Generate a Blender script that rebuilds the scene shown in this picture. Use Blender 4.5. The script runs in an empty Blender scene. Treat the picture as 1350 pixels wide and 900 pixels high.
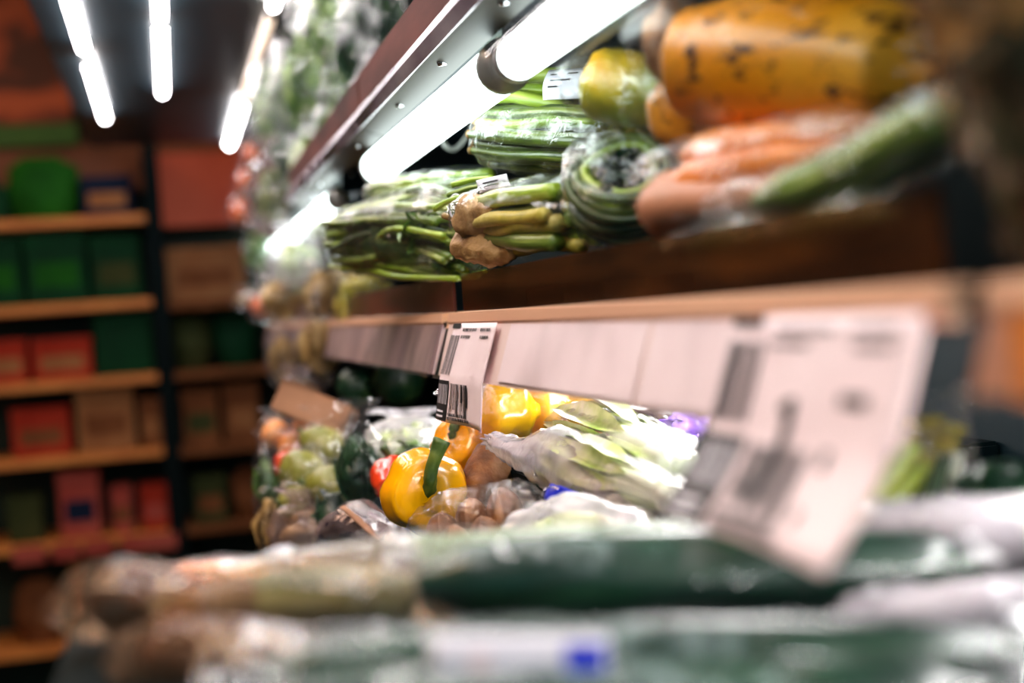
import bpy, bmesh, math, random
from mathutils import Vector, Matrix, noise
C = bpy.context
SC = C.scene
COL = SC.collection
R = math.radians
E = 1.60                                # eye height, level with the upper produce shelf

# ------------------------------------------------------------------ camera
F = 1875.0                              # focal length in pixels of the 1350 x 900 frame
YAW, PITCH, ROLL = R(13.43), R(1.42), R(-4.0)
cam = bpy.data.cameras.new('camera'); camo = bpy.data.objects.new('camera', cam); COL.objects.link(camo)
cam.lens = 50; cam.sensor_width = 36; cam.clip_start = 0.02; cam.clip_end = 60
CM = Matrix.Rotation(-YAW, 3, 'Z') @ Matrix.Rotation(R(90) - PITCH, 3, 'X') @ Matrix.Rotation(ROLL, 3, 'Z')
camo.matrix_world = Matrix.Translation((0, 0, E)) @ CM.to_4x4()
cam.dof.use_dof = True; cam.dof.focus_distance = 1.40; cam.dof.aperture_fstop = 2.4
SC.camera = camo

# ------------------------------------------------------------------ world, exposure
SC.view_settings.view_transform = 'Standard'; SC.view_settings.look = 'None'
SC.view_settings.exposure = 0.0; SC.view_settings.gamma = 1.0; SC.view_settings.use_curve_mapping = False
W = bpy.data.worlds.new('store_ambient'); SC.world = W; W.use_nodes = True
W.node_tree.nodes['Background'].inputs[0].default_value = (0.03, 0.16, 0.17, 1)
W.node_tree.nodes['Background'].inputs[1].default_value = 1.0
SC.cycles.max_bounces = 6; SC.cycles.transparent_max_bounces = 24
SC.cycles.caustics_reflective = False; SC.cycles.caustics_refractive = False
TUBE = 42.0                             # strength of the tubes in the canopy
SHELF_TUBE = 6.0                        # strength of the tubes under the shelves

def area(name, loc, rot, sx, sy, power, col):
    l = bpy.data.lights.new(name, 'AREA'); l.shape = 'RECTANGLE'; l.size = sx; l.size_y = sy
    l.energy = power; l.color = col
    o = bpy.data.objects.new(name, l); COL.objects.link(o); o.location = loc; o.rotation_euler = rot
    return o
# unseen warm fill lamps added to light shelving and rail (their housings are built with the ceiling)
CEIL = 3.4
FILL_PANELS = [(-1.1, 5.0), (-1.1, 3.2), (-1.1, 0.6), (0.9, 5.55)]
for i, (x, y) in enumerate(FILL_PANELS):
    area('ceiling_panel_light', (x, y, CEIL - .07), (0, 0, 0), 1.1, 0.5, [10, 16, 34, 6][i], (1.0, .68, .44))

# ------------------------------------------------------------------ pixel helper (finds where a thing seen at a pixel stands, at depth Y)
def A(px, py, Y, dz=0):
    d = CM @ Vector(((px - 675) / F, (450 - py) / F, -1.0))
    p = d * (Y / d.y)
    return Vector((p.x, Y, E + p.z + dz))
def S(n, Y): return n * Y / F

# ------------------------------------------------------------------ materials
def rgb(r, g, b):
    f = lambda c: ((c / 255) / 12.92 if c / 255 <= .04045 else ((c / 255 + .055) / 1.055) ** 2.4)
    return (f(r), f(g), f(b), 1)
def newmat(name):
    m = bpy.data.materials.new(name); m.use_nodes = True; nt = m.node_tree
    b = nt.nodes.get('Principled BSDF'); out = nt.nodes.get('Material Output')
    return m, nt, b, out
def N(nt, t, **k):
    n = nt.nodes.new(t)
    for a, v in k.items():
        if a in n.inputs.keys(): n.inputs[a].default_value = v
        else: setattr(n, a, v)
    return n
def objvec(nt, scale=(1, 1, 1), rot=(0, 0, 0), uv=False):
    tc = N(nt, 'ShaderNodeTexCoord'); mp = N(nt, 'ShaderNodeMapping')
    mp.inputs['Scale'].default_value = scale; mp.inputs['Rotation'].default_value = rot
    nt.links.new(tc.outputs['UV' if uv else 'Object'], mp.inputs['Vector'])
    return mp.outputs['Vector']
def ramp(nt, fac, stops):
    r = N(nt, 'ShaderNodeValToRGB'); el = r.color_ramp.elements
    while len(el) < len(stops): el.new(.5)
    for e, (p, c) in zip(el, stops): e.position = p; e.color = c
    nt.links.new(fac, r.inputs[0]); return r.outputs[0]
def surf(name, stops, scale=20, stretch=(1, 1, 1), uv=False, rough=.5, bump=.2, bscale=None, metal=0, spec=.5, coat=0, sss=0, detail=4):
    """principled surface, colour run through noise"""
    m, nt, b, out = newmat(name)
    v = objvec(nt, stretch, uv=uv)
    n = N(nt, 'ShaderNodeTexNoise', Scale=scale, Detail=detail); nt.links.new(v, n.inputs['Vector'])
    if len(stops) == 1: b.inputs['Base Color'].default_value = stops[0]
    else:
        k = len(stops) - 1
        nt.links.new(ramp(nt, n.outputs[0], [(.32 + .36 * i / k, c) for i, c in enumerate(stops)]), b.inputs['Base Color'])
    b.inputs['Roughness'].default_value = rough; b.inputs['Metallic'].default_value = metal
    b.inputs['Specular IOR Level'].default_value = spec; b.inputs['Coat Weight'].default_value = coat
    b.inputs['Coat Roughness'].default_value = .08
    if sss:
        b.inputs['Subsurface Weight'].default_value = sss; b.inputs['Subsurface Radius'].default_value = (.02, .012, .005)
        b.inputs['Subsurface Scale'].default_value = .5
    if bump:
        n2 = N(nt, 'ShaderNodeTexNoise', Scale=bscale or scale * 2, Detail=3); nt.links.new(v, n2.inputs['Vector'])
        bp = N(nt, 'ShaderNodeBump', Strength=bump, Distance=.004); nt.links.new(n2.outputs[0], bp.inputs['Height'])
        nt.links.new(bp.outputs[0], b.inputs['Normal'])
    return m
def film(name, haze=.08, gloss=.25, tint=(1, 1, 1, 1), hcol=(.85, .83, .9, 1), scale=45, bump=.6, rough=.08):
    """thin clear packaging film: see-through, milky and shiny in crumpled patches"""
    m, nt, b, out = newmat(name); nt.nodes.remove(b)
    v = objvec(nt)
    n = N(nt, 'ShaderNodeTexNoise', Scale=scale, Detail=5, Distortion=1.2); nt.links.new(v, n.inputs['Vector'])
    n2 = N(nt, 'ShaderNodeTexNoise', Scale=scale * .4, Detail=3); nt.links.new(v, n2.inputs['Vector'])
    bp = N(nt, 'ShaderNodeBump', Strength=bump, Distance=.006); nt.links.new(n.outputs[0], bp.inputs['Height'])
    tr = N(nt, 'ShaderNodeBsdfTransparent'); tr.inputs[0].default_value = tint
    gl = N(nt, 'ShaderNodeBsdfGlossy', Roughness=rough); nt.links.new(bp.outputs[0], gl.inputs['Normal'])
    df = N(nt, 'ShaderNodeBsdfDiffuse', Color=hcol)
    tl = N(nt, 'ShaderNodeBsdfTranslucent', Color=hcol)
    dm = N(nt, 'ShaderNodeMixShader'); dm.inputs[0].default_value = .4
    nt.links.new(df.outputs[0], dm.inputs[1]); nt.links.new(tl.outputs[0], dm.inputs[2])
    # haze in patches
    mr = N(nt, 'ShaderNodeMapRange'); mr.inputs['From Min'].default_value = .35; mr.inputs['From Max'].default_value = .7
    mr.inputs['To Min'].default_value = haze * .3; mr.inputs['To Max'].default_value = min(1, haze * 2.2)
    nt.links.new(n2.outputs[0], mr.inputs['Value'])
    m1 = N(nt, 'ShaderNodeMixShader'); nt.links.new(mr.outputs[0], m1.inputs[0])
    nt.links.new(tr.outputs[0], m1.inputs[1]); nt.links.new(dm.outputs[0], m1.inputs[2])
    lw = N(nt, 'ShaderNodeLayerWeight', Blend=.35); nt.links.new(bp.outputs[0], lw.inputs['Normal'])
    mr2 = N(nt, 'ShaderNodeMapRange'); mr2.inputs['To Min'].default_value = gloss * .35; mr2.inputs['To Max'].default_value = min(1, gloss * 2.4)
    nt.links.new(lw.outputs['Facing'], mr2.inputs['Value'])
    mr3 = N(nt, 'ShaderNodeMapRange'); mr3.inputs['From Min'].default_value = .42; mr3.inputs['From Max'].default_value = .62
    mr3.inputs['To Min'].default_value = .3; mr3.inputs['To Max'].default_value = 2.0; nt.links.new(n2.outputs[0], mr3.inputs['Value'])
    mu = N(nt, 'ShaderNodeMath', operation='MULTIPLY', use_clamp=True); nt.links.new(mr2.outputs[0], mu.inputs[0]); nt.links.new(mr3.outputs[0], mu.inputs[1])
    m2 = N(nt, 'ShaderNodeMixShader'); nt.links.new(mu.outputs[0], m2.inputs[0])
    nt.links.new(m1.outputs[0], m2.inputs[1]); nt.links.new(gl.outputs[0], m2.inputs[2])
    nt.links.new(m2.outputs[0], out.inputs['Surface'])
    return m
def emit(name, col, s):
    m, nt, b, out = newmat(name)
    b.inputs['Base Color'].default_value = (.9, .9, .9, 1)
    b.inputs['Emission Color'].default_value = col; b.inputs['Emission Strength'].default_value = s
    return m
def fold_mat(name, a, b_, c_, scale=60):
    """stripy vegetable skin running along the local x axis"""
    return surf(name, [a, b_, c_], scale=scale, stretch=(.12, 1, 1), uv=True, rough=.38, bump=.35, coat=.2)

M = {}
M['floor'] = surf('floor_tiles', [rgb(70, 60, 50), rgb(90, 78, 64)], 3, rough=.35, bump=.05)
M['wall'] = surf('wall_plaster', [rgb(58, 52, 46), rgb(70, 62, 54)], 5, rough=.8)
M['ceiling'] = surf('ceiling_paint', [rgb(40, 42, 42), rgb(48, 50, 50)], 5, rough=.9)
M['navy'] = surf('navy_enamel', [rgb(5, 22, 29), rgb(8, 27, 35)], 8, spec=.25, rough=.4, bump=.03)
M['deep'] = surf('dark_case_liner', [rgb(2, 18, 23), rgb(3, 23, 28)], 8, spec=.2, rough=.6, bump=.03)
M['steel'] = surf('brushed_steel', [rgb(40, 36, 29), rgb(52, 47, 39)], 30, (1, .05, 1), rough=.5, bump=.05, metal=.2)
M['cap'] = surf('pale_lamp_cap', [rgb(150, 150, 148), rgb(176, 176, 172)], 8, rough=.3, bump=0, metal=.3)
M['top_riser'] = surf('matt_red_brown_riser', [rgb(70, 34, 26), rgb(118, 62, 50)], 9, (1, .35, 2), spec=.15, rough=.7, bump=.12)
M['chrome'] = surf('chrome', [rgb(220, 220, 225)], 10, rough=.12, bump=0, metal=1)
M['lip'] = surf('tan_shelf_edge', [rgb(214, 160, 128), rgb(232, 178, 142)], 14, (1, .1, 1), rough=.45, bump=.05)
M['riser'] = surf('brown_shelf_riser', [rgb(28, 18, 12), rgb(60, 34, 18), rgb(112, 66, 30)], 9, (1, .35, 3), rough=.2, bump=.12, coat=.6)
M['riser_red'] = surf('dark_red_shelf_riser', [rgb(40, 22, 18), rgb(96, 48, 38)], 9, (1, .35, 2), rough=.3, bump=.12)
M['rail_paper'] = surf('pale_pink_rail_strip', [rgb(244, 212, 206), rgb(252, 226, 220)], 10, (1, .2, 1), rough=.5, bump=0)
M['rail_grey'] = surf('mauve_grey_rail_strip', [rgb(120, 98, 104), rgb(158, 130, 130), rgb(190, 160, 156)], 16, (1, 1, .1), rough=.35, bump=.05)
M['rail_brown'] = surf('brown_rail_strip', [rgb(160, 104, 78), rgb(186, 126, 94)], 10, (1, .3, 1), rough=.4, bump=.05)
M['clear'] = film('clear_rail_plastic', haze=.03, gloss=.10, hcol=(.86, .8, .86, 1), scale=12, bump=.12, rough=.12)
M['lipfilm'] = surf('mauve_reflective_strip', [rgb(96, 78, 92), rgb(170, 150, 168), rgb(226, 214, 226)], 14, (1, .25, 1), rough=.2, bump=.2, metal=.3)
M['tube'] = emit('fluorescent_tube', (1.0, .93, .92, 1), TUBE)
M['tube_low'] = emit('shelf_fluorescent_tube', (.86, 1.0, .98, 1), SHELF_TUBE)
M['tube_deck'] = emit('deck_fluorescent_tube', (1.0, .97, .96, 1), 46.0)  # hidden tubes added to brighten the lower deck
M['tube_warm'] = emit('dim_warm_tube', (1, .72, .5, 1), 1.3)
M['sleeve'] = film('clear_tube_sleeve', haze=.02, gloss=.12, scale=8, bump=.05, rough=.05)
M['label'] = surf('label_paper', [rgb(250, 226, 230), rgb(254, 232, 236)], 20, rough=.55, bump=.05)
M['label_white'] = surf('white_label_paper', [rgb(236, 232, 244)], 20, rough=.5, bump=.03)
M['ink'] = surf('black_ink', [rgb(14, 14, 20)], 20, rough=.5, bump=0)
M['ink_soft'] = surf('washed_black_ink', [rgb(26, 18, 24)], 20, rough=.5, bump=0)
M['blue'] = surf('blue_print', [rgb(16, 40, 210)], 20, rough=.35, bump=0)
M['film'] = film('cling_film', haze=.012, gloss=.08)
M['film_crisp'] = film('crinkly_film', haze=.014, gloss=.14, scale=60, bump=.8)
M['film_tight'] = film('tight_shrink_film', haze=.012, gloss=.11, scale=16, bump=.3, rough=.1)
M['step'] = surf('black_deck_liner', [rgb(3, 16, 18), rgb(5, 20, 24)], 8, spec=.08, rough=.8, bump=0)
M['rooty_dark'] = surf('dark_sweet_potato_skin', [rgb(44, 28, 18), rgb(80, 50, 32), rgb(112, 74, 50)], 30, rough=.6, bump=.6, bscale=90)
M['rooty_pale'] = surf('pale_root_skin', [rgb(130, 92, 52), rgb(176, 136, 84), rgb(210, 176, 126)], 40, rough=.6, bump=.7, bscale=110)
M['pepper_lemon'] = surf('lemon_yellow_pepper_skin', [rgb(255, 190, 4), rgb(255, 206, 24)], 9, rough=.2, bump=.04, coat=.5)
M['film_white'] = film('milky_plastic_bag', haze=.55, gloss=.18, scale=40, bump=.8, hcol=(.93, .9, .97, 1))
M['film_soft'] = film('soft_bag_film', haze=.06, gloss=.13, scale=30, bump=.7)
M['film_brown'] = film('brown_tinted_film', haze=.16, gloss=.10, tint=(.9, .74, .6, 1), hcol=(.5, .34, .24, 1), scale=25, bump=.6)
M['film_mauve'] = film('mauve_tinted_film', haze=.22, gloss=.12, tint=(.9, .82, .84, 1), hcol=(.62, .47, .45, 1), scale=25, bump=.5)
M['bean'] = fold_mat('bean_green', rgb(48, 68, 24), rgb(96, 118, 38), rgb(156, 168, 78))
M['bean_dark'] = fold_mat('dark_bean_green', rgb(18, 42, 24), rgb(48, 72, 32), rgb(100, 112, 54))
M['bean_light'] = fold_mat('light_bean_green', rgb(106, 140, 30), rgb(148, 174, 48), rgb(190, 204, 92))
M['stub'] = surf('cut_stem_end', [rgb(120, 84, 44), rgb(176, 140, 84)], 80, rough=.8, bump=.6)
M['rooty'] = surf('brown_root_skin', [rgb(84, 48, 24), rgb(136, 84, 42), rgb(170, 116, 66)], 30, rough=.6, bump=.6, bscale=90)
M['papaya'] = None
M['pepper'] = surf('yellow_pepper_skin', [rgb(246, 150, 0), rgb(255, 172, 0), rgb(255, 184, 10)], 9, rough=.2, bump=.04, coat=.6, sss=.1)
M['pepper_red'] = surf('red_pepper_skin', [rgb(214, 44, 12), rgb(240, 74, 30)], 9, rough=.22, bump=.04, coat=.6)
M['pepper_stem'] = surf('green_pepper_stem', [rgb(30, 50, 14), rgb(62, 86, 24), rgb(104, 116, 40)], 40, rough=.5, bump=.4)
M['orange'] = surf('orange_carrot_skin', [rgb(222, 110, 30), rgb(240, 140, 54), rgb(232, 158, 84)], 18, (.4, 1, 1), uv=True, rough=.4, bump=.3, coat=.2)
M['tomato'] = surf('orange_red_tomato_skin', [rgb(214, 84, 30), rgb(236, 122, 52)], 8, rough=.2, bump=.02, coat=.5)
M['cucumber'] = surf('dark_cucumber_skin', [rgb(4, 36, 26), rgb(10, 54, 36), rgb(30, 78, 46)], 26, (.3, 1, 1), uv=True, rough=.3, bump=.35, coat=.4)
M['leek'] = surf('leek_skin', [rgb(60, 98, 62), rgb(112, 142, 100), rgb(176, 190, 150)], 30, (.08, 1, 1), uv=True, rough=.4, bump=.3)
M['leek_white'] = surf('pale_leek_shaft', [rgb(84, 74, 58), rgb(132, 122, 102)], 30, (.08, 1, 1), uv=True, rough=.4, bump=.3)
M['daikon'] = surf('white_radish_skin', [rgb(224, 216, 214), rgb(244, 240, 240)], 20, rough=.35, bump=.2)
M['aubergine'] = surf('aubergine_skin', [rgb(20, 12, 26), rgb(34, 18, 40)], 8, rough=.14, bump=.03, coat=.7)
M['purple'] = surf('purple_cabbage_leaf', [rgb(120, 70, 190), rgb(168, 130, 220), rgb(220, 206, 240)], 24, rough=.4, bump=.4)
M['lettuce'] = surf('pale_lettuce_leaf', [rgb(130, 156, 70), rgb(204, 218, 150), rgb(244, 248, 226)], 22, rough=.4, bump=.5)
M['leaf'] = surf('mid_green_leaf', [rgb(40, 74, 34), rgb(88, 120, 52), rgb(140, 160, 84)], 22, rough=.45, bump=.5)
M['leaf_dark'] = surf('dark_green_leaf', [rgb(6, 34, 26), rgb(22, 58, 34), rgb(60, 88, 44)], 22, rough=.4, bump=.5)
M['leaf_tan'] = surf('dry_tan_leaf', [rgb(112, 84, 44), rgb(170, 134, 78), rgb(212, 180, 122)], 22, rough=.5, bump=.5)
M['leaf_yellow'] = surf('yellowing_leaf', [rgb(150, 140, 40), rgb(196, 176, 70), rgb(220, 200, 120)], 22, rough=.5, bump=.5)
M['pak_leaf'] = surf('pale_lime_leaf', [rgb(140, 176, 50), rgb(214, 228, 150), rgb(250, 252, 236)], 20, rough=.35, bump=.4)
M['pakchoi'] = surf('white_rib', [rgb(214, 226, 180), rgb(246, 250, 238)], 18, (.15, 1, 1), uv=True, rough=.35, bump=.3)
M['celery'] = surf('celery_rib', [rgb(120, 160, 30), rgb(178, 200, 40), rgb(220, 216, 70)], 24, (.1, 1, 1), uv=True, rough=.35, bump=.4)
M['pear'] = surf('yellow_green_pear_skin', [rgb(96, 98, 30), rgb(156, 150, 52)], 12, rough=.35, bump=.1)
M['card'] = surf('brown_cardboard', [rgb(136, 92, 64), rgb(162, 114, 82)], 10, rough=.7, bump=.15)
M['tray'] = surf('black_foam_tray', [rgb(14, 30, 36)], 10, rough=.4, bump=.1)
M['tray_pink'] = surf('pink_beige_tray', [rgb(176, 110, 78), rgb(206, 140, 104)], 10, rough=.5, bump=.1)
M['wire'] = surf('pale_cable_sheath', [rgb(196, 196, 190)], 10, rough=.4, bump=0)
M['board'] = surf('orange_brown_shelf_board', [rgb(206, 124, 60), rgb(230, 150, 76)], 5, (1, 1, 1), rough=.5, bump=.05)
M['back_brown'] = surf('brown_back_board', [rgb(105, 56, 35), rgb(132, 73, 45)], 4, rough=.6, bump=.05)
M['post'] = surf('black_upright', [rgb(4, 18, 22)], 5, spec=.1, rough=.8, bump=0)
M['shelf_back'] = surf('dark_green_shelf_back', [rgb(10, 40, 32), rgb(14, 52, 38)], 4, rough=.6, bump=0)
M['pk_green'] = surf('bright_green_pack', [rgb(14, 74, 20), rgb(28, 100, 24)], 7, spec=.15, rough=.8, bump=.3)
M['pk_dgreen'] = surf('dark_green_pack', [rgb(4, 46, 28), rgb(8, 62, 36)], 7, spec=.15, rough=.8, bump=.2)
M['pk_red'] = surf('red_pack', [rgb(148, 39, 26), rgb(173, 57, 39)], 7, spec=.15, rough=.8, bump=.1)
M['pk_pink'] = surf('pink_red_pack', [rgb(160, 65, 59), rgb(176, 87, 78)], 7, spec=.15, rough=.8, bump=.1)
M['pk_navy'] = surf('navy_pack', [rgb(14, 30, 58)], 7, spec=.15, rough=.8, bump=.1)
M['pk_brown'] = surf('brown_pack', [rgb(101, 59, 35), rgb(132, 84, 53)], 7, spec=.15, rough=.8, bump=.1)
M['pk_tan'] = surf('tan_pack', [rgb(137, 90, 57), rgb(159, 113, 76)], 7, spec=.15, rough=.8, bump=.1)
M['pk_olive'] = surf('olive_pack', [rgb(46, 57, 31), rgb(65, 71, 40)], 7, spec=.15, rough=.8, bump=.1)
M['panel_glow'] = emit('warm_ceiling_diffuser', (1, .72, .48, 1), 3)  # glow of the added ceiling fill panels

def see_through(m, amt):
    nt = m.node_tree; out = nt.nodes['Material Output']; b = nt.nodes['Principled BSDF']
    mx = N(nt, 'ShaderNodeMixShader'); mx.inputs[0].default_value = 1 - amt; tr = N(nt, 'ShaderNodeBsdfTransparent'); tr.inputs[0].default_value = (.9, .68, .45, 1)
    nt.links.new(tr.outputs[0], mx.inputs[1]); nt.links.new(b.outputs[0], mx.inputs[2]); nt.links.new(mx.outputs[0], out.inputs['Surface'])
see_through(M['riser'], .45)
def papaya_mat():
    m, nt, b, out = newmat('speckled_papaya_skin')
    v = objvec(nt)
    n = N(nt, 'ShaderNodeTexNoise', Scale=9, Detail=3); nt.links.new(v, n.inputs['Vector'])
    base = ramp(nt, n.outputs[0], [(.3, rgb(216, 120, 10)), (.5, rgb(236, 146, 22)), (.7, rgb(240, 166, 52))])
    v2 = objvec(nt, (.6, 1, 1.6)); n2 = N(nt, 'ShaderNodeTexNoise', Scale=60, Detail=5, Roughness=.65); nt.links.new(v2, n2.inputs['Vector'])
    spots = ramp(nt, n2.outputs[0], [(.55, (0, 0, 0, 1)), (.62, (1, 1, 1, 1))])
    mx = N(nt, 'ShaderNodeMix', data_type='RGBA'); nt.links.new(spots, mx.inputs[0]); nt.links.new(base, mx.inputs[6])
    mx.inputs[7].default_value = rgb(70, 36, 20); nt.links.new(mx.outputs[2], b.inputs['Base Color'])
    b.inputs['Roughness'].default_value = .38; b.inputs['Coat Weight'].default_value = .25
    bp = N(nt, 'ShaderNodeBump', Strength=.3, Distance=.003); nt.links.new(n2.outputs[0], bp.inputs['Height']); nt.links.new(bp.outputs[0], b.inputs['Normal'])
    return m
M['papaya'] = papaya_mat()
M['papaya_green'] = surf('yellow_green_papaya_skin', [rgb(234, 160, 30), rgb(222, 190, 50), rgb(160, 176, 40)], 12, rough=.35, bump=.15, coat=.3)
def poster_mat():
    m, nt, b, out = newmat('orange_swirl_print')
    v = objvec(nt, (1, 1, 1), (0, R(35), 0))
    w = N(nt, 'ShaderNodeTexWave', wave_type='RINGS', Scale=2.2, Distortion=7, Detail=2); w.inputs['Detail Scale'].default_value = 1.2
    nt.links.new(v, w.inputs['Vector'])
    nt.links.new(ramp(nt, w.outputs[0], [(.08, rgb(84, 34, 20)), (.42, rgb(160, 66, 34)), (.9, rgb(200, 92, 52))]), b.inputs['Base Color'])
    b.inputs['Roughness'].default_value = .6
    return m
M['poster'] = poster_mat()
M['poster_red'] = surf('red_orange_print', [rgb(186, 72, 46), rgb(200, 92, 64)], 3, rough=.6, bump=0)
M['poster_green'] = surf('green_print', [rgb(40, 92, 30), rgb(60, 110, 36)], 3, rough=.6, bump=0)

# ------------------------------------------------------------------ object helpers
def link(name, me, mat, parent=None, smooth=True):
    o = bpy.data.objects.new(name, me); COL.objects.link(o)
    if mat and not me.materials: me.materials.append(mat)
    if parent: o.parent = parent
    if smooth:
        for p in me.polygons: p.use_smooth = True
    return o
def world_of(o):
    return (world_of(o.parent) if o.parent else Matrix()) @ o.matrix_basis
def from_bm(name, bm, mat, parent=None, smooth=True):
    bmesh.ops.recalc_face_normals(bm, faces=bm.faces)
    me = bpy.data.meshes.new(name); bm.to_mesh(me); bm.free()
    if parent is not None:
        me.transform(world_of(parent).inverted())
    return link(name, me, mat, parent, smooth)
def tag(o, label=None, cat=None, group=None, kind=None):
    if label: o['label'] = label
    if cat: o['category'] = cat
    if group: o['group'] = group
    if kind: o['kind'] = kind
    return o
def thing(name, loc, label, cat, group=None):
    o = bpy.data.objects.new(name, None); COL.objects.link(o); o.empty_display_size = .02
    o.matrix_world = Matrix.Translation(loc); o.location = loc
    return tag(o, label, cat, group)
def catmull(P, t):
    n = len(P) - 1; f = min(max(t, 0), 1) * n; i = min(int(f), n - 1); u = f - i
    p1, p2 = P[i], P[i + 1]; p0 = P[i - 1] if i > 0 else p1 * 2 - p2 if not isinstance(p1, float) else p1 * 2 - p2
    p3 = P[i + 2] if i + 2 <= n else p2 * 2 - p1
    return (p1 * 2 + (p2 - p0) * u + (p0 * 2 - p1 * 5 + p2 * 4 - p3) * u * u + (p1 * 3 - p0 - p2 * 3 + p3) * u ** 3) * .5
def lerpl(L, t):
    n = len(L) - 1; f = min(max(t, 0), 1) * n; i = min(int(f), n - 1); u = f - i
    u = u * u * (3 - 2 * u)
    return L[i] * (1 - u) + L[i + 1] * u
def loft(path, ra, rb=None, ns=24, nr=20, mult=None, crumple=0, cscale=30, seed=0, bm=None, cap=True, up=(0, 0, 1)):
    """tube of varying elliptical section along a smooth path"""
    bm = bm or bmesh.new(); rb = rb or ra
    P = [Vector(p) for p in path]; rings = []
    uvl = bm.loops.layers.uv.verify(); ln = sum((P[i + 1] - P[i]).length for i in range(len(P) - 1)); off = seed * .37 + len(bm.verts) * .011
    rm = max(ra) * 2 * math.pi
    up = Vector(up)
    for i in range(ns + 1):
        t = i / ns
        c = catmull(P, t); T = (catmull(P, min(1, t + .01)) - catmull(P, max(0, t - .01))).normalized()
        s = T.cross(up)
        if s.length < .05: s = T.cross(Vector((0, 1, 0)))
        s.normalize(); u = s.cross(T)
        a, b_ = lerpl(ra, t), lerpl(rb, t)
        ring = []
        for j in range(nr):
            th = 2 * math.pi * j / nr
            k = mult(t, th) if mult else 1
            p = c + s * (a * k * math.cos(th)) + u * (b_ * k * math.sin(th))
            if crumple:
                nv = noise.noise_vector(p * cscale + Vector((seed * 3.1, seed * 1.7, seed)))
                p = p + nv * crumple
                q = noise.noise(p * cscale * 2.7 + Vector((seed, 0, 5)))
                p = p + (p - c).normalized() * (abs(q) * crumple * 1.2)
            ring.append(bm.verts.new(p))
        rings.append(ring)
    for i in range(ns):
        for j in range(nr):
            f = bm.faces.new((rings[i][j], rings[i][(j + 1) % nr], rings[i + 1][(j + 1) % nr], rings[i + 1][j]))
            for lp, (a_, b__) in zip(f.loops, ((i, j), (i, j + 1), (i + 1, j + 1), (i + 1, j))):
                lp[uvl].uv = (off + ln * a_ / ns, off + rm * b__ / nr)
    if cap:
        bm.faces.new(rings[0][::-1]); bm.faces.new(rings[-1])
    return bm
def ends(r, n=7, tip=.12, p=.5):
    """radii of a rounded solid: rises fast from a small tip, falls again"""
    return [r * max(tip, math.sin(math.pi * (i + .0) / (n - 1)) ** p) for i in range(n)]
def box(bm, x0, x1, y0, y1, z0, z1, bev=0):
    r = bmesh.ops.create_cube(bm, size=1)
    for v in r['verts']:
        v.co = Vector(((x0 + x1) / 2 + v.co.x * (x1 - x0), (y0 + y1) / 2 + v.co.y * (y1 - y0), (z0 + z1) / 2 + v.co.z * (z1 - z0)))
    if bev:
        es = {e for v in r['verts'] for e in v.link_edges}
        bmesh.ops.bevel(bm, geom=list(es), offset=bev, segments=2, affect='EDGES')
    return bm
def bx(name, mat, parent, *a, bev=0):
    return from_bm(name, box(bmesh.new(), *a, bev=bev), mat, parent, smooth=False)
def extrude_y(name, mat, parent, prof, y0, y1, closed=True):
    """profile in (x, z) run along y"""
    bm = bmesh.new(); a = [bm.verts.new((x, y0, z)) for x, z in prof]; b_ = [bm.verts.new((x, y1, z)) for x, z in prof]
    n = len(prof)
    for i in range(n if closed else n - 1):
        j = (i + 1) % n; bm.faces.new((a[i], a[j], b_[j], b_[i]))
    if closed: bm.faces.new(a[::-1]); bm.faces.new(b_)
    return from_bm(name, bm, mat, parent, smooth=False)
def leafbm(bm, base, tip, width, bend, seed, ruffle=.15, nseg=9, nw=5, normal=(0, -1, .4)):
    """one curved ruffled leaf"""
    base, tip = Vector(base), Vector(tip); d = tip - base; L = d.length; T = d.normalized()
    nrm = Vector(normal); nrm = (nrm - T * nrm.dot(T)).normalized(); s = T.cross(nrm)
    rows = []
    for i in range(nseg + 1):
        t = i / nseg; w = width * max(.06, math.sin(math.pi * (t ** .8) * .93 + .12)) * .5
        c = base + d * t + nrm * (bend * math.sin(math.pi * t))
        row = []
        for j in range(-nw, nw + 1):
            u = j / nw
            p = c + s * (w * u) + nrm * (abs(u) ** 1.6 * w * .5)
            q = noise.noise(p * 45 + Vector((seed, seed * 2, 0)))
            p += nrm * (q * width * ruffle * (abs(u) + .25)) + T * (noise.noise(p * 60 + Vector((7, seed, 0))) * width * ruffle * abs(u))
            row.append(bm.verts.new(p))
        rows.append(row)
    for i in range(nseg):
        for j in range(2 * nw):
            bm.faces.new((rows[i][j], rows[i][j + 1], rows[i + 1][j + 1], rows[i + 1][j]))
def foliage(center, size, n, seed, lw=.5, ruffle=.2, axis=None, base=None):
    """a head of overlapping leaves around a centre; axis = way the leaves point"""
    rnd = random.Random(seed); bm = bmesh.new(); c = Vector(center); sx, sy, sz = size
    ax = Vector(axis).normalized() if axis else None
    for i in range(n):
        th = rnd.uniform(0, 2 * math.pi); ph = rnd.uniform(-.9, 1)
        d = Vector((math.cos(th) * math.sqrt(max(0, 1 - ph * ph * .8)), math.sin(th) * math.sqrt(max(0, 1 - ph * ph * .8)), ph))
        if ax: d = (d + ax * 1.1).normalized()
        b_ = c + Vector((d.x * sx * .15, d.y * sy * .15, d.z * sz * .15)) - (Vector((ax.x * sx, ax.y * sy, ax.z * sz)) * .7 if ax else Vector((0, 0, 0)))
        t = c + Vector((d.x * sx, d.y * sy, d.z * sz)) * rnd.uniform(.8, 1.05)
        nn = Vector((rnd.uniform(-1, 1), rnd.uniform(-1, .2), rnd.uniform(0, 1)))
        leafbm(bm, b_, t, max(size) * lw * rnd.uniform(.7, 1.2), max(size) * rnd.uniform(-.15, .25), seed + i, ruffle, 7, 4, nn)
    return bm
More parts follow.
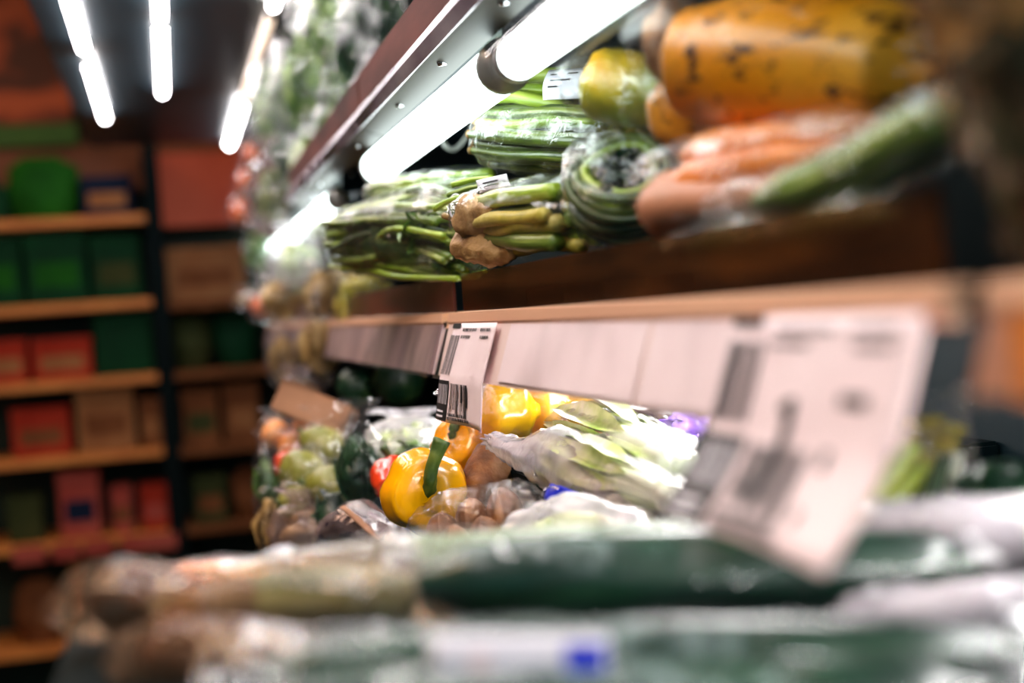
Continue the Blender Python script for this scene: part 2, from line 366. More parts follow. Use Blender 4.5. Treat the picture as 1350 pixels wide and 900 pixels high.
def gather(t0=.12, t1=.9, k=9, amp=.25, seed=0):
    """film gathered into pleats towards both ends"""
    def f(t, th):
        e = max(0, (t0 - t) / t0) if t < t0 else max(0, (t - t1) / (1 - t1))
        return 1 + (amp * e + .03) * math.sin(k * th + seed + 6 * t)
    return f
def bag(parent, path, ra, rb, mat, seed=0, crumple=.004, cscale=28, ns=30, nr=36, name='plastic_bag', mult=None, up=(0, 0, 1)):
    return from_bm(name, loft(path, ra, rb, ns, nr, mult or gather(seed=seed), crumple, cscale, seed, cap=False, up=up), mat, parent)
def mid(a, b, t=.5): return Vector(a).lerp(Vector(b), t)

# ================================================================== THE ROOM
def struct(name, mat, *a):
    o = bx(name, M[mat], None, *a); o['kind'] = 'structure'; return o
struct('floor', 'floor', -2.6, 1.6, -1.5, 6.9, -.1, 0)
struct('ceiling', 'ceiling', -2.6, 1.6, -1.5, 6.9, CEIL, CEIL + .1)
struct('wall_back', 'wall', -2.6, 1.6, 6.8, 6.9, 0, CEIL)
struct('wall_right', 'wall', 1.5, 1.6, -1.5, 6.8, 0, CEIL)
struct('wall_left', 'wall', -2.6, -2.5, -1.5, 6.8, 0, CEIL)
for i, (x, y) in enumerate(FILL_PANELS):  # bodies of the added fill lamps, out of view
    t = thing('ceiling_panel_lamp', (x, y, CEIL - .03), ['warm ceiling light panel over the aisle in front of the shelving', 'warm ceiling light panel over the middle of the aisle', 'warm ceiling light panel over the aisle beside the case', 'warm ceiling light panel behind the canopy, over the shelving end'][i], 'ceiling lamp', 'warm ceiling light panels')
    bx('lamp_housing', M['steel'], t, x - .6, x + .6, y - .3, y + .3, CEIL - .045, CEIL)
    bx('diffuser', M['panel_glow'], t, x - .56, x + .56, y - .26, y + .26, CEIL - .055, CEIL - .045)

# ------------------------------------------------------------------ back shelving
YB = 6.2
def px_x(px, py=450, Y=YB): return A(px, py, Y).x
def px_z(py, px, Y=YB): return A(px, py, Y).z
XP = px_x(216)                                       # the dark upright
bays = [(-1.35, XP - .03, [286, 399, 500, 600, 712, 850], 100, 'wide brown shelving bay left of the black upright with lit board edges'),
        (XP + .03, .62, [395, 487, 588, 692, 800], 275, 'narrow shelving bay between the black upright and the produce case')]
shelf_z = []
for bi, (x0, x1, ys, pxr, lab) in enumerate(bays):
    t = thing('store_shelving', ((x0 + x1) / 2, YB + .25, 0), lab, 'shelving')
    zs = [px_z(y, pxr) for y in ys]; shelf_z.append(zs)
    bx('back_board', M['shelf_back'], t, x0, x1, YB + .46, YB + .48, .02, E + .62)
    for z in zs: bx('shelf_board', M['board'] if bi == 0 else M['pk_brown'], t, x0, x1, YB, YB + .46, z - .035, z, bev=.004)
    bx('upright', M['post'], t, x1 - .005 if bi == 0 else x0 - .03, x1 + .03 if bi == 0 else x0 + .002, YB - .01, YB + .45, 0, E + .78)
    bx('top_board', M['back_brown'], t, x0, x1, YB + .3, YB + .45, E + .62, E + .84)
def pack(px0, px1, py0, bi, si, mat, kind, lab, cat='box', dy=.06, parent_z=None, band=None):
    """one pack on a shelf: front face between px0 and px1, top at py0"""
    z = shelf_z[bi][si]; Y = YB + dy
    xa, xb = px_x(px0, 450, Y), px_x(px1, 450, Y); zt = A((px0 + px1) / 2, py0, Y).z
    cx = (xa + xb) / 2; hw = (xb - xa) / 2; h = max(.04, zt - z); g = .004
    t = thing(kind, (cx, Y + .1, z + .001), lab, cat)
    if kind == 'produce_pouch':
        from_bm('pouch', loft([(cx, Y + .09, z + .002), (cx, Y + .09, z + h * .4), (cx, Y + .09, z + h * .8), (cx, Y + .09, z + h)],
                [hw * .8, hw, hw * .97, hw * .6], [.06, .08, .06, .012], 16, 28, gather(.05, .6, 8, .12, px0), .012, 9, px0, up=(0, 1, 0)), M[mat], t)
        from_bm('crimped_seal', loft([(cx - hw * .5, Y + .09, z + h), (cx + hw * .5, Y + .09, z + h)], [.006, .006], [.012, .012], 6, 8, None, .004, 20, px0), M[mat], t)
    else:
        bx('carton', M[mat], t, xa + g, xb - g, Y, Y + .2, z + .001, z + h, bev=.006)
        bx('printed_band', M[band or 'pk_tan'], t, xa + g + hw * .25, xb - g - hw * .25, Y - .002, Y, z + h * .25, z + h * .6)
        bx('lid', M[mat], t, xa + g - .003, xb - g + .003, Y - .004, Y + .204, z + h * .82, z + h + .004, bev=.003)
L0 = 'on the {} shelf of the wide bay'
for a in [
 (-40, 22, 238, 0, 0, 'pk_dgreen', 'produce_pouch', 'small dark green pouch on the top shelf beside the bright green bag', 'bag'),
 (24, 118, 206, 0, 0, 'pk_green', 'produce_pouch', 'bright green crumpled bag on the top shelf of the wide bay', 'bag'),
 (121, 190, 232, 0, 0, 'pk_navy', 'shelf_carton', 'navy blue box on the top shelf beside the bright green bag', 'box'),
 (-30, 36, 312, 0, 1, 'pk_dgreen', 'shelf_carton', 'dark green carton at the outer end of the second shelf', 'box', .06, None, 'pk_green'),
 (40, 122, 308, 0, 1, 'pk_dgreen', 'shelf_carton', 'widest dark green carton on the second shelf of the wide bay', 'box', .05, None, 'pk_green'),
 (127, 194, 312, 0, 1, 'pk_dgreen', 'shelf_carton', 'dark green carton on the second shelf, against the black upright', 'box', .06, None, 'pk_olive'),
 (-20, 34, 450, 0, 2, 'pk_red', 'shelf_carton', 'short red box at the outer end of the third shelf', 'box'),
 (40, 120, 447, 0, 2, 'pk_red', 'shelf_carton', 'low wide red box on the third shelf beside the green carton', 'box'),
 (124, 202, 416, 0, 2, 'pk_dgreen', 'shelf_carton', 'tall dark green carton on the third shelf, against the black upright', 'box', .06, None, 'pk_dgreen'),
 (5, 84, 540, 0, 3, 'pk_red', 'shelf_carton', 'red box with tan band on the fourth shelf', 'box', .06, None, 'pk_brown'),
 (92, 170, 514, 0, 3, 'pk_tan', 'shelf_carton', 'tan cardboard carton on the fourth shelf beside the red box', 'box', .06, None, 'pk_brown'),
 (176, 206, 526, 0, 3, 'pk_brown', 'shelf_carton', 'slim brown carton on the fourth shelf, against the black upright', 'box'),
 (-10, 38, 658, 0, 4, 'pk_olive', 'shelf_carton', 'olive green box at the outer end of the fifth shelf', 'box', .06, None, 'pk_olive'),
 (60, 116, 626, 0, 4, 'pk_pink', 'shelf_carton', 'pinkish red carton with dark band on the fifth shelf', 'box', .06, None, 'pk_navy'),
 (130, 158, 645, 0, 4, 'pk_pink', 'shelf_carton', 'narrow pinkish red carton on the fifth shelf', 'box', .06, None, 'pk_brown'),
 (168, 206, 642, 0, 4, 'pk_red', 'shelf_carton', 'square red carton on the fifth shelf, against the black upright', 'box', .06, None, 'pk_pink'),
 (-10, 52, 772, 0, 5, 'pk_brown', 'produce_pouch', 'brown pouch on the bottom shelf of the wide bay', 'bag'),
 (68, 86, 742, 0, 5, 'pk_tan', 'shelf_carton', 'slim upright tan carton on the bottom shelf', 'box'),
 (224, 330, 326, 1, 0, 'pk_tan', 'shelf_carton', 'large tan carton on the top shelf of the narrow bay', 'box', .06, None, 'pk_brown'),
 (226, 280, 412, 1, 1, 'pk_olive', 'produce_pouch', 'olive green pouch on the second shelf of the narrow bay, against the upright', 'bag'),
 (284, 340, 405, 1, 1, 'pk_dgreen', 'produce_pouch', 'dark green pouch on the second shelf of the narrow bay, near the produce', 'bag'),
 (232, 282, 516, 1, 2, 'pk_brown', 'shelf_carton', 'brown carton on the third shelf of the narrow bay, against the upright', 'box', .06, None, 'pk_olive'),
 (288, 336, 508, 1, 2, 'pk_brown', 'shelf_carton', 'taller brown carton on the third shelf of the narrow bay', 'box'),
 (240, 284, 630, 1, 3, 'pk_olive', 'shelf_carton', 'olive carton on the fourth shelf of the narrow bay', 'box', .06, None, 'pk_brown'),
 (292, 334, 622, 1, 3, 'pk_brown', 'produce_pouch', 'brown pouch on the fourth shelf of the narrow bay', 'bag')]:
    pack(*a)
# shelf-edge tags on the fifth shelf
for (p0, p1, lab) in [(-5, 38, 'outermost pink price tag on the fifth shelf edge'), (48, 84, 'pink price tag under the dark-banded carton on the fifth shelf edge'),
                      (90, 128, 'middle pink price tag on the fifth shelf edge'), (140, 214, 'wide pinkish tag on the fifth shelf edge, against the upright')]:
    z = shelf_z[0][4]
    o = bx('shelf_price_tag', M['pk_pink'], None, px_x(p0), px_x(p1), YB - .012, YB - .002, z - .075, z - .005, bev=.002); tag(o, lab, 'price tag', 'pink tags on the fifth shelf edge')
# wall graphics above the shelving
o = bx('wall_poster', M['poster'], None, -1.3, px_x(112), YB + .28, YB + .295, px_z(150, 60), CEIL - .05); tag(o, 'large orange poster with dark brown swirls high above the shelving', 'poster')
o = bx('header_board', M['poster_green'], None, -1.3, px_x(118), YB + .27, YB + .29, px_z(180, 60), px_z(151, 60)); tag(o, 'narrow green header board under the swirl poster', 'sign')
o = bx('wall_poster', M['poster_red'], None, px_x(226), px_x(345), YB + .27, YB + .285, px_z(290, 280), px_z(190, 280)); tag(o, 'plain orange-red poster over the narrow bay, behind the dark canopy', 'poster')

# ================================================================== THE REFRIGERATED CASE
case = thing('refrigerated_case', (.5, 2.0, 0), 'long dark open refrigerated produce case with two loaded shelves and a lower deck', 'display case')
XB, Y0, Y1 = .78, -.6, 4.5
bx('back_panel', M['deep'], case, XB, XB + .04, Y0, Y1, .1, E + .8)
YC, ZD = 2.5, E - .32                                # far end and top of the lower deck
bx('base_cabinet', M['navy'], case, .2, XB, Y0, YC, 0, ZD - .05, bev=.005)
bx('lower_deck', M['deep'], case, .15, XB, Y0, YC, ZD - .05, ZD, bev=.003)
bx('canopy', M['navy'], case, -.26, XB + .04, Y0, 6.0, E + .76, E + .92, bev=.004)
bx('end_panel', M['deep'], case, .36, XB, Y1, Y1 + .03, 0, E + .76)
def tube(x, y0, y1, z, r, mat='tube', sleeve=False):
    bm = loft([(x, y0 + .012, z), (x, y1 - .012, z)], [r, r], None, 4, 20)
    o = from_bm('lamp_tube', bm, M[mat], case)
    for y, s in ((y0, 1), (y1, -1)):
        cp = from_bm('end_cap', loft([(x, y - .001, z), (x, y + s * .014, z)], [r * 1.06, r * 1.06], None, 2, 20), M['cap'], o)
    if sleeve: from_bm('clear_sleeve', loft([(x, y0 + .002, z), (x, y1 - .002, z)], [r * 1.45, r * 1.45], None, 6, 24, cap=False), M['sleeve'], o)
for x, runs in ((-.165, [(.0, 1.2), (1.26, 2.6), (2.7, 3.85), (4.02, 5.1)]), (.03, [(.1, 1.3), (1.36, 2.56), (2.62, 3.5), (3.56, 4.6)]), (.29, [(.1, 1.3), (1.36, 2.56), (2.62, 3.4)])):
    for a, b_ in runs: tube(x, a, b_, E + .742, .011)
tube(.29, 3.46, 4.75, E + .742, .013, 'tube_warm'); tube(.29, 4.82, 5.95, E + .742, .013)
# lamps under the top shelf; hidden fill tubes added under the price rail
tube(.304, .05, 1.19, E + .210, .019, 'tube_low', sleeve=True)
tube(.306, 1.23, 2.05, E + .214, .0235, 'tube_low', sleeve=False)
tube(.298, 2.45, 4.1, E + .206, .020, 'tube_low')
tube(.44, .08, .66, E - .037, .011, 'tube_deck'); tube(.44, .82, 1.40, E - .037, .011, 'tube_deck'); tube(.44, 1.44, 2.14, E - .037, .011, 'tube_deck')
# top shelf
for (a, b_) in ((-.1, 1.9), (1.905, 3.05)):
    bx('top_shelf', M['navy'], case, .30, XB, a, b_, E + .25, E + .268)
    o = extrude_y('lamp_flange', M['steel'], case, [(.264, E + .250), (.297, E + .240), (.299, E + .243), (.299, E + .268), (.264, E + .262)], a, b_)
    extrude_y('mauve_face_strip', M['lipfilm'], case, [(.2615, E + .2735), (.2575, E + .262), (.263, E + .249), (.2645, E + .249), (.2605, E + .262), (.2635, E + .2735)], a, b_)
    bx('brown_riser', M['top_riser'], case, .268, .272, a + .01, b_, E + .266, E + .322)
    for y in [a + .14 + k * .27 for k in range(int((b_ - a) / .27))]:
        from_bm('screw', loft([(.281, y, E + .2425), (.2805, y, E + .2465)], [.0042, .0055], None, 2, 14), M['chrome'], o)
bx('top_shelf', M['navy'], case, .30, XB, 3.06, Y1, E + .25, E + .268)
# lamp brackets hanging from the top shelf where the tubes meet
for y in (.1, 1.21, 2.08, 2.42, 4.1):
    o = bx('lamp_bracket', M['navy'], case, .300, .345, y - .004, y + .004, E + .212, E + .25, bev=.001)
    from_bm('rivet', loft([(.318, y - .007, E + .241), (.318, y - .003, E + .241)], [.003, .003], None, 2, 10), M['label_white'], o)
# upper produce shelf in three lengths
segs = [(-.2, .477, 'rail_brown', 'riser'), (.506, 1.535, 'rail_paper', 'riser'), (1.572, 3.05, 'rail_grey', 'riser_red'), (3.06, Y1, 'rail_grey', 'riser_red')]
RT, RB = .297, .278                                   # x of the rail's top and bottom edge
for (a, b_, mat, rmat) in segs:
    bx('produce_shelf', M['deep'], case, .306, XB, a, b_, E - .022, E - .006)
    lp = extrude_y('tan_front_edge', M['lip'], case, [(.2955, E - .0125), (.2975, E - .003), (.312, E - .002), (.312, E - .02), (.300, E - .02)], a, b_)
    a = .525 if mat == 'rail_paper' else a
    hb = .045 if mat == 'rail_brown' else .070; xb = RB if hb > .05 else RT - .011
    rp = extrude_y('price_rail', M[mat], case, [(RT + .001, E - .0125), (xb + .003, E - hb), (xb + .006, E - hb), (RT + .006, E - .0125)], a, b_)
    cv = extrude_y('clear_rail_cover', M['clear'], rp, [(RT - .003, E - .013), (xb - .002, E - hb + .002), (xb - .004, E - hb - .002), (xb + .004, E - hb - .0035)], a, b_, closed=False)
    bx('shelf_riser', M[rmat], case, .3125, .316, a + .008, b_ - .008, E - .006, E + .038, bev=.001)
# small square studs along the far rail cover
# pale paper sheets lying loose behind the clear cover
for (a, b_, lab) in ((.86, 1.24, 'long blank pink-white strip slotted in the price rail beside the barcode label'), (.715, .85, 'short blank pink-white strip slotted in the price rail, against the big price label')):
    o = extrude_y('rail_insert_strip', M['label'], None, [(RT - .0005, E - .016), (RB + .0018, E - .066), (RB + .0024, E - .066), (RT + .0002, E - .016)], a, b_)
    tag(o, lab, 'label strip')

# ------------------------------------------------------------------ hanging price labels
def price_label(ya, yb, xo, bottom, lab, seed, curl):
    """ya = far edge, yb = near edge; u runs from far to near, v from top to bottom"""
    L = ya - yb
    def P(u, v, off=0):
        z = E - .014 - v * (bottom - .014)
        base = RT - .0055 - (RT - RB) * min(1, v * (bottom - .014) / .056)
        swing = max(0, v * (bottom - .014) - .056) / (bottom - .07) if bottom > .07 else 0
        x = base - xo * swing ** 1.2 - curl * math.sin(u * 5 + seed) * (.25 + v) * v - off
        return Vector((x, ya - u * L - curl * .6 * v * v * math.sin(seed + 2), z))
    def patch(bm, u0, u1, v0, v1, off, nu=None, nv=None, skew=0):
        nu = nu or max(1, int((u1 - u0) * 24)); nv = nv or max(1, int((v1 - v0) * 16))
        g = [[bm.verts.new(P(u0 + (u1 - u0) * i / nu + skew * (v0 + (v1 - v0) * j / nv), v0 + (v1 - v0) * j / nv, off)) for i in range(nu + 1)] for j in range(nv + 1)]
        for j in range(nv):
            for i in range(nu): bm.faces.new((g[j][i], g[j][i + 1], g[j + 1][i + 1], g[j + 1][i]))
    t = thing('price_label', P(.5, .0), lab, 'price label')
    bm = bmesh.new(); patch(bm, 0, 1, 0, 1, 0, 24, 16)
    o = from_bm('paper', bm, M['label'], t); md = o.modifiers.new('thick', 'SOLIDIFY'); md.thickness = .0006
    ink = M['ink'] if seed == 1 else M['ink_soft']
    rnd = random.Random(5)
    bm = bmesh.new(); f = .0009
    patch(bm, .0, .20, .0, .05, f)                             # dark strip top
    u = .015
    while u < .235:                                            # barcode, upper block
        w = rnd.choice((.005, .009, .013)); patch(bm, u, u + w, .12, .52, f, 1, 6, .0); u += w + rnd.choice((.005, .008, .012))
    u = .30
    while u < .60:                                             # barcode, hanging block
        w = rnd.choice((.007, .011, .018)); patch(bm, u, u + w, .60, .60 + rnd.choice((.26, .3, .33)), f, 1, 6, .02); u += w + rnd.choice((.008, .012, .018))
    patch(bm, .0, .27, .58, .99, f * .7)
    from_bm('barcode', bm, ink, t, smooth=False)
    bm = bmesh.new()
    for v in (.885, .935): patch(bm, .05, .21, v, v + .02, f * 1.6)
    for u in (.03, .065, .085, .12, .15, .17, .205, .235): patch(bm, u, u + .009, .62, .82, f * 1.6, 1, 5, .02)
    from_bm('white_lettering', bm, M['label_white'], t, smooth=False)
    bm = bmesh.new()
    for v, u0, u1 in ((.05, .28, .62), (.12, .28, .5), (.05, .7, .92), (.12, .72, .9), (.9, .3, .58), (.94, .3, .66)):
        u = u0
        while u < u1:
            w = rnd.uniform(.008, .022); patch(bm, u, u + w, v, v + .03, f, 1, 1); u += w + rnd.uniform(.005, .012)
    from_bm('small_lettering', bm, ink, t, smooth=False)
    bm = bmesh.new()
    def stroke(u0, u1, v0, v1): patch(bm, u0, u1, v0, v1, f, 2, 6)
    if seed == 2:
        stroke(.45, .50, .38, .84)                             # figure one with its flag
        stroke(.42, .46, .40, .45)
        stroke(.345, .375, .74, .82)                           # point
        stroke(.70, .74, .58, .66); stroke(.70, .73, .82, .88); stroke(.72, .85, .34, .39)
    else:
        stroke(.62, .65, .60, .82); stroke(.52, .55, .60, .78)
    from_bm('price_lettering', bm, ink, t, smooth=False)
price_label(1.475, 1.275, .005, .113, 'barcode price label hanging below the rail, in sharp focus over the yellow peppers', 1, .0035)
price_label(.705, .511, .030, .114, 'big blurred price label hanging from the rail end, over the cucumbers', 2, .002)
# curled white cable under the top shelf
P = [A(590, 140, 1.95), A(584, 180, 1.95), A(590, 194, 1.95), A(602, 195, 1.95), A(616, 180, 1.94), A(628, 155, 1.92), A(632, 130, 1.9)]
o = from_bm('lamp_cable', loft(P, [.003, .0035, .0035, .003], None, 40, 10), M['wire'], case)

# ================================================================== PRODUCE: builders
def stalks(parent, a, b_, rad, r, n, mat, seed, name='stalk', bend=.0, jit=.006, flat=1.0, r_end=1.0, stub=None, lenj=.04, fan=0.0, up=(0, 0, 1)):
    """a bundle of n separate stalks lying side by side from a to b"""
    rnd = random.Random(seed); a, b_ = Vector(a), Vector(b_); T = (b_ - a).normalized()
    s = T.cross(Vector(up)).normalized(); u = s.cross(T); out = []
    L = (b_ - a).length
    for k in range(n):
        q = math.sqrt((k + .5) / n); th = k * 2.39996 + seed
        ox, oy = math.cos(th) * q * rad, math.sin(th) * q * rad * flat
        j = lambda: rnd.uniform(-jit, jit)
        e0, e1 = rnd.uniform(-lenj, lenj) * L, rnd.uniform(-lenj, lenj) * L
        f = 1 + fan
        p0 = a + s * ox + u * oy + T * e0
        p3 = b_ + s * (ox * f + j()) + u * (oy * f + j()) + T * e1
        p1 = p0.lerp(p3, .33) + s * j() + u * (j() + bend); p2 = p0.lerp(p3, .66) + s * j() + u * (j() + bend)
        rr = r * rnd.uniform(.85, 1.15)
        o = from_bm(name, loft([p0, p1, p2, p3], [rr * .72, rr, rr, rr * r_end * .9], None, 10, 10, seed=k), M[mat] if isinstance(mat, str) else M[rnd.choice(mat)], parent)
        if stub: from_bm('cut_end', loft([p0 - T * rr * .5, p0 + T * rr * .6], [rr * .7, rr * .82], None, 2, 10, crumple=rr * .15, cscale=90), M[stub], o)
        out.append(o)
    return out
def wrap_around(parent, path, ra, mat='film', seed=0, rb=None, crumple=.003, tails=.35, grow=1.08, cscale=34, name='cling_wrap'):
    """clear wrapping around a long thing, pleated and drawn together at both ends"""
    P = [Vector(p) for p in path]; t0 = (P[1] - P[0]).normalized(); t1 = (P[-1] - P[-2]).normalized()
    r = ra if isinstance(ra, (int, float)) else max(ra); rr = (rb if rb else r)
    P2 = [P[0] - t0 * r * tails * 2.2, P[0] - t0 * r * tails * .4] + P[1:-1] + [P[-1] + t1 * r * tails * .4, P[-1] + t1 * r * tails * 2.2]
    k = len(P2); A_ = [r * grow * (.5 if i in (0, k - 1) else .86 if i in (1, k - 2) else 1) for i in range(k)]
    B_ = [rr * grow * (.22 if i in (0, k - 1) else .86 if i in (1, k - 2) else 1) for i in range(k)]
    return bag(parent, P2, A_, B_, M[mat], seed, crumple, cscale, 36, 40, name)
def bag_around(parent, c, size, mat='film', seed=0, crumple=.006, tail=None, cscale=22, name='plastic_bag'):
    """upright loose bag: base, belly, neck, flared mouth"""
    c = Vector(c); sx, sy, sz = size; tail = Vector(tail) if tail else Vector((0, 0, 1)); 
    pts = [c - Vector((0, 0, sz)), c - Vector((0, 0, sz * .7)), c, c + Vector((0, 0, sz * .7)) , c + Vector((0, 0, sz)) + tail * sz * .15, c + Vector((0, 0, sz)) + tail * sz * .6]
    return bag(parent, pts, [sx * .5, sx * .95, sx * 1.05, sx * .85, sx * .4, sx * .7], [sy * .4, sy * .95, sy * 1.05, sy * .8, sy * .2, sy * .3], M[mat], seed, crumple, cscale, 34, 44, name, up=(0, 1, 0))
def fruit(parent, name, path, r, mat, seed=0, rb=None, bumps=.0, crumple=0, cs=20, n=20, nr=28, prof=None, mult=None):
    pr = prof or ends(1, 9, .12, .5)
    return from_bm(name, loft(path, [r * q for q in pr], [(rb or r) * q for q in pr], n, nr, mult, crumple, cs, seed), M[mat], parent)
def pepper(label, c, r, face, mat='pepper', stem='pepper_stem', seed=0, group=None, wrap=None, h=1.0):
    """bell pepper seen from its stem end: lobed body, sunken shoulder, curved stem; face = way the stem points"""
    c = Vector(c); f = Vector(face).normalized(); t = thing('bell_pepper', c, label, 'pepper', group)
    lob = lambda tt, th: 1 + .05 * math.cos(4 * th + seed) * math.sin(math.pi * min(1, tt * .9 + .15)) - .02 * math.cos(8 * th + 2 * seed)
    pts = [c - f * r * 1.15 * h, c - f * r * 1.05 * h, c - f * r * .4 * h, c + f * r * .3, c + f * r * .8, c + f * r * .92, c + f * r * .72]
    from_bm('body', loft(pts, [r * .15, r * .55, r * .86, r * 1.02, r * .88, r * .5, r * .08], None, 30, 44, lob, r * .03, 18, seed), M[mat], t)
    s = f.cross(Vector((0, 0, 1))).normalized(); u = s.cross(f)
    st = from_bm('stem', loft([c + f * r * .70, c + f * r * .95 + u * r * .22, c + f * r * 1.06 + u * r * .7 - s * r * .12, c + f * r * 1.05 + u * r * 1.22 - s * r * .36],
                  [r * .20, r * .15, r * .13, r * .19], None, 14, 14, lambda tt, th: 1 + .12 * math.cos(5 * th), r * .03, 60, seed), M[stem], t)
    from_bm('calyx', loft([c + f * r * .74, c + f * r * .86, c + f * r * .9], [r * .34, r * .36, r * .1], None, 5, 30, lambda tt, th: 1 + .22 * math.cos(5 * th + seed), r * .03, 40, seed), M[stem], st)
    if wrap: bag_around(t, c, (r * 1.15, r * 1.15, r * 1.2), wrap, seed, .006)
    return t
def root_veg(label, path, r, mat, cat, kind, seed=0, rb=None, group=None, wrap=None, prof=None, crumple=.003, grow=1.12):
    t = thing(kind, mid(path[0], path[-1]), label, cat, group)
    fruit(t, 'body', path, r, mat, seed, rb, 0, crumple, 26, 26, 30, prof)
    if wrap: wrap_around(t, path, r, wrap, seed, rb or r, .003, .4, grow)
    return t
def leafy(label, c, size, mat, kind, cat, n=26, seed=0, wrap=None, group=None, axis=None, lw=.5, tail=None, core=True, ruffle=.2, crumple=.006):
    t = thing(kind, Vector(c) - Vector((0, 0, size[2])), label, cat, group)
    t['kind'] = 'thing'
    from_bm('foliage', foliage(c, size, n, seed, lw, ruffle, axis), M[mat], t)
    if core: from_bm('heart', loft([Vector(c) - Vector((0, 0, size[2] * .7)), c, Vector(c) + Vector((0, 0, size[2] * .7))], [size[0] * .3, size[0] * .7, size[0] * .3], [size[1] * .3, size[1] * .7, size[1] * .3], 14, 24, None, size[0] * .18, 30, seed, up=(0, 1, 0)), M[mat], t)
    if wrap: bag_around(t, c, (size[0] * 1.06, size[1] * 1.06, size[2] * 1.05), wrap, seed, crumple, tail)
    return t
def sticker(parent, name, P00, P10, P01, bow, mat, nu=10, nv=6, off=(0, 0, 0)):
    """small paper label bowed over what it is stuck on"""
    P00, P10, P01, off = Vector(P00), Vector(P10), Vector(P01), Vector(off); U, V = P10 - P00, P01 - P00; nn = U.cross(V).normalized()
    if nn.y > 0: nn = -nn
    bm = bmesh.new(); g = [[bm.verts.new(P00 + U * (i / nu) + V * (j / nv) + nn * bow * (math.sin(math.pi * j / nv)) + off) for i in range(nu + 1)] for j in range(nv + 1)]
    for j in range(nv):
        for i in range(nu): bm.faces.new((g[j][i], g[j][i + 1], g[j + 1][i + 1], g[j + 1][i]))
    o = from_bm(name, bm, M[mat], parent); md = o.modifiers.new('thick', 'SOLIDIFY'); md.thickness = .0005
    def mark(u0, u1, v0, v1, m, nm='print'):
        b2 = bmesh.new(); q = []
        for (uu, vv) in ((u0, v0), (u1, v0), (u1, v1), (u0, v1)): q.append(b2.verts.new(P00 + U * uu + V * vv + nn * (bow * math.sin(math.pi * vv) + .0009) + off))
        b2.faces.new(q); return from_bm(nm, b2, M[m], o, smooth=False)
    return o, mark

# ================================================================== UPPER SHELF, near to far
# big speckled papaya, its wrapped neck end and the ones under it
t = thing('papaya', A(1050, 150, .85), 'large speckled orange papaya in clear wrap, topmost fruit on the upper shelf', 'papaya')
fp = [A(884, 78, .93), A(912, 80, .92), A(1040, 86, .86), A(1180, 92, .80), A(1240, 100, .77)]
from_bm('fruit', loft(fp, [.008, .034, .0475, .043, .010], [.008, .037, .052, .043, .010], 34, 40, lambda t_, th: 1 + .03 * math.cos(3 * th), .0015, 18, 2), M['papaya'], t)
from_bm('brown_neck', loft([A(862, 74, .95), A(878, 66, .94), A(905, 60, .925)], [.010, .022, .028], [.014, .026, .034], 10, 24, None, .003, 40, 4), M['rooty'], t)
bag(t, [A(846, 90, .955), A(866, 72, .945), A(905, 70, .92), A(980, 78, .89), A(1100, 86, .84), A(1230, 96, .775)], [.010, .028, .040, .049, .051, .02], [.012, .032, .044, .053, .053, .02], M['film'], 3, .0035, 30, 34, 44, 'cling_wrap')
t = root_veg('small papaya with brown underside wedged beneath the large speckled one', [A(868, 130, 1.0), A(905, 150, .97), A(985, 172, .93), A(1040, 170, .9)], .026, 'papaya', 'papaya', 'papaya', 5, .030, wrap='film')
t = root_veg('yellow-green papaya in clear wrap beside the white-labelled bean bundle', [A(772, 108, 1.13), A(800, 112, 1.12), A(850, 122, 1.10), A(905, 130, 1.06)], .028, 'papaya_green', 'papaya', 'papaya', 7, .031, wrap='film_crisp', prof=[.45, .86, .98, 1, .97, .9, .6, .2])
for (p, q, Y, r, lab, sd) in ((980, 250, 1.02, .04, 'papaya hidden low behind the carrot pack, under the large one', 9), (1120, 190, .88, .038, 'papaya at the back of the upper shelf under the near end of the large one', 11),
                              (860, 210, 1.16, .036, 'greenish papaya low behind the round bean coil', 12)):
    root_veg(lab, [A(p - 60, q, Y), A(p, q + 6, Y - .01), A(p + 90, q + 2, Y - .03)], r, 'papaya' if sd != 12 else 'papaya_green', 'papaya', 'papaya', sd, wrap='film')

# wrapped pack of carrots with a cucumber on it
t = thing('carrot_pack', A(1000, 290, .84), 'flat pack of orange carrots on a pinkish tray, under the large papaya', 'carrot pack')
tp = [A(893, 300, .92), A(960, 296, .87), A(1080, 284, .80)]
from_bm('tray', loft([A(884, 270, .93), A(900, 272, .92), A(1000, 262, .85), A(1110, 248, .78)], [.030, .032, .032, .028], [.022, .0225, .021, .016], 14, 24, lambda t_, th: 1 + .12 * abs(math.cos(2 * th)), .001, 20), M['tray_pink'], t)
for k, (dx, dy, m_) in enumerate([(0, 0, 'orange'), (14, -34, 'orange'), (6, 26, 'orange'), (60, -48, 'orange'), (40, 10, 'orange')]):
    fruit(t, 'carrot', [A(894 + dx, 242 + dy, .905), A(950 + dx, 232 + dy, .865), A(1040 + dx, 214 + dy * .8, .805), A(1130 + dx, 196 + dy * .6, .755)], .0155, m_, k, None, 0, .0008, 40, 20, 20, prof=[.5, .9, 1, .95, .85, .6, .2])
bag(t, [A(880, 262, .925), A(892, 250, .91), A(960, 236, .86), A(1050, 218, .80), A(1140, 196, .745), A(1200, 176, .71)], [.020, .034, .036, .036, .032, .01], [.026, .030, .032, .031, .026, .008], M['film_crisp'], 6, .003, 36, 34, 44, 'cling_wrap')
t = thing('cucumber', A(1120, 260, .74), 'slanting green cucumber in shiny film lying over the carrot pack', 'cucumber')
cp = [A(1000, 268, .775), A(1080, 246, .735), A(1160, 208, .695), A(1225, 170, .66), A(1262, 146, .64)]
fruit(t, 'body', cp, .0165, 'bean', 3, prof=[.4, .9, 1, 1, 1, .85, .35], crumple=.001)
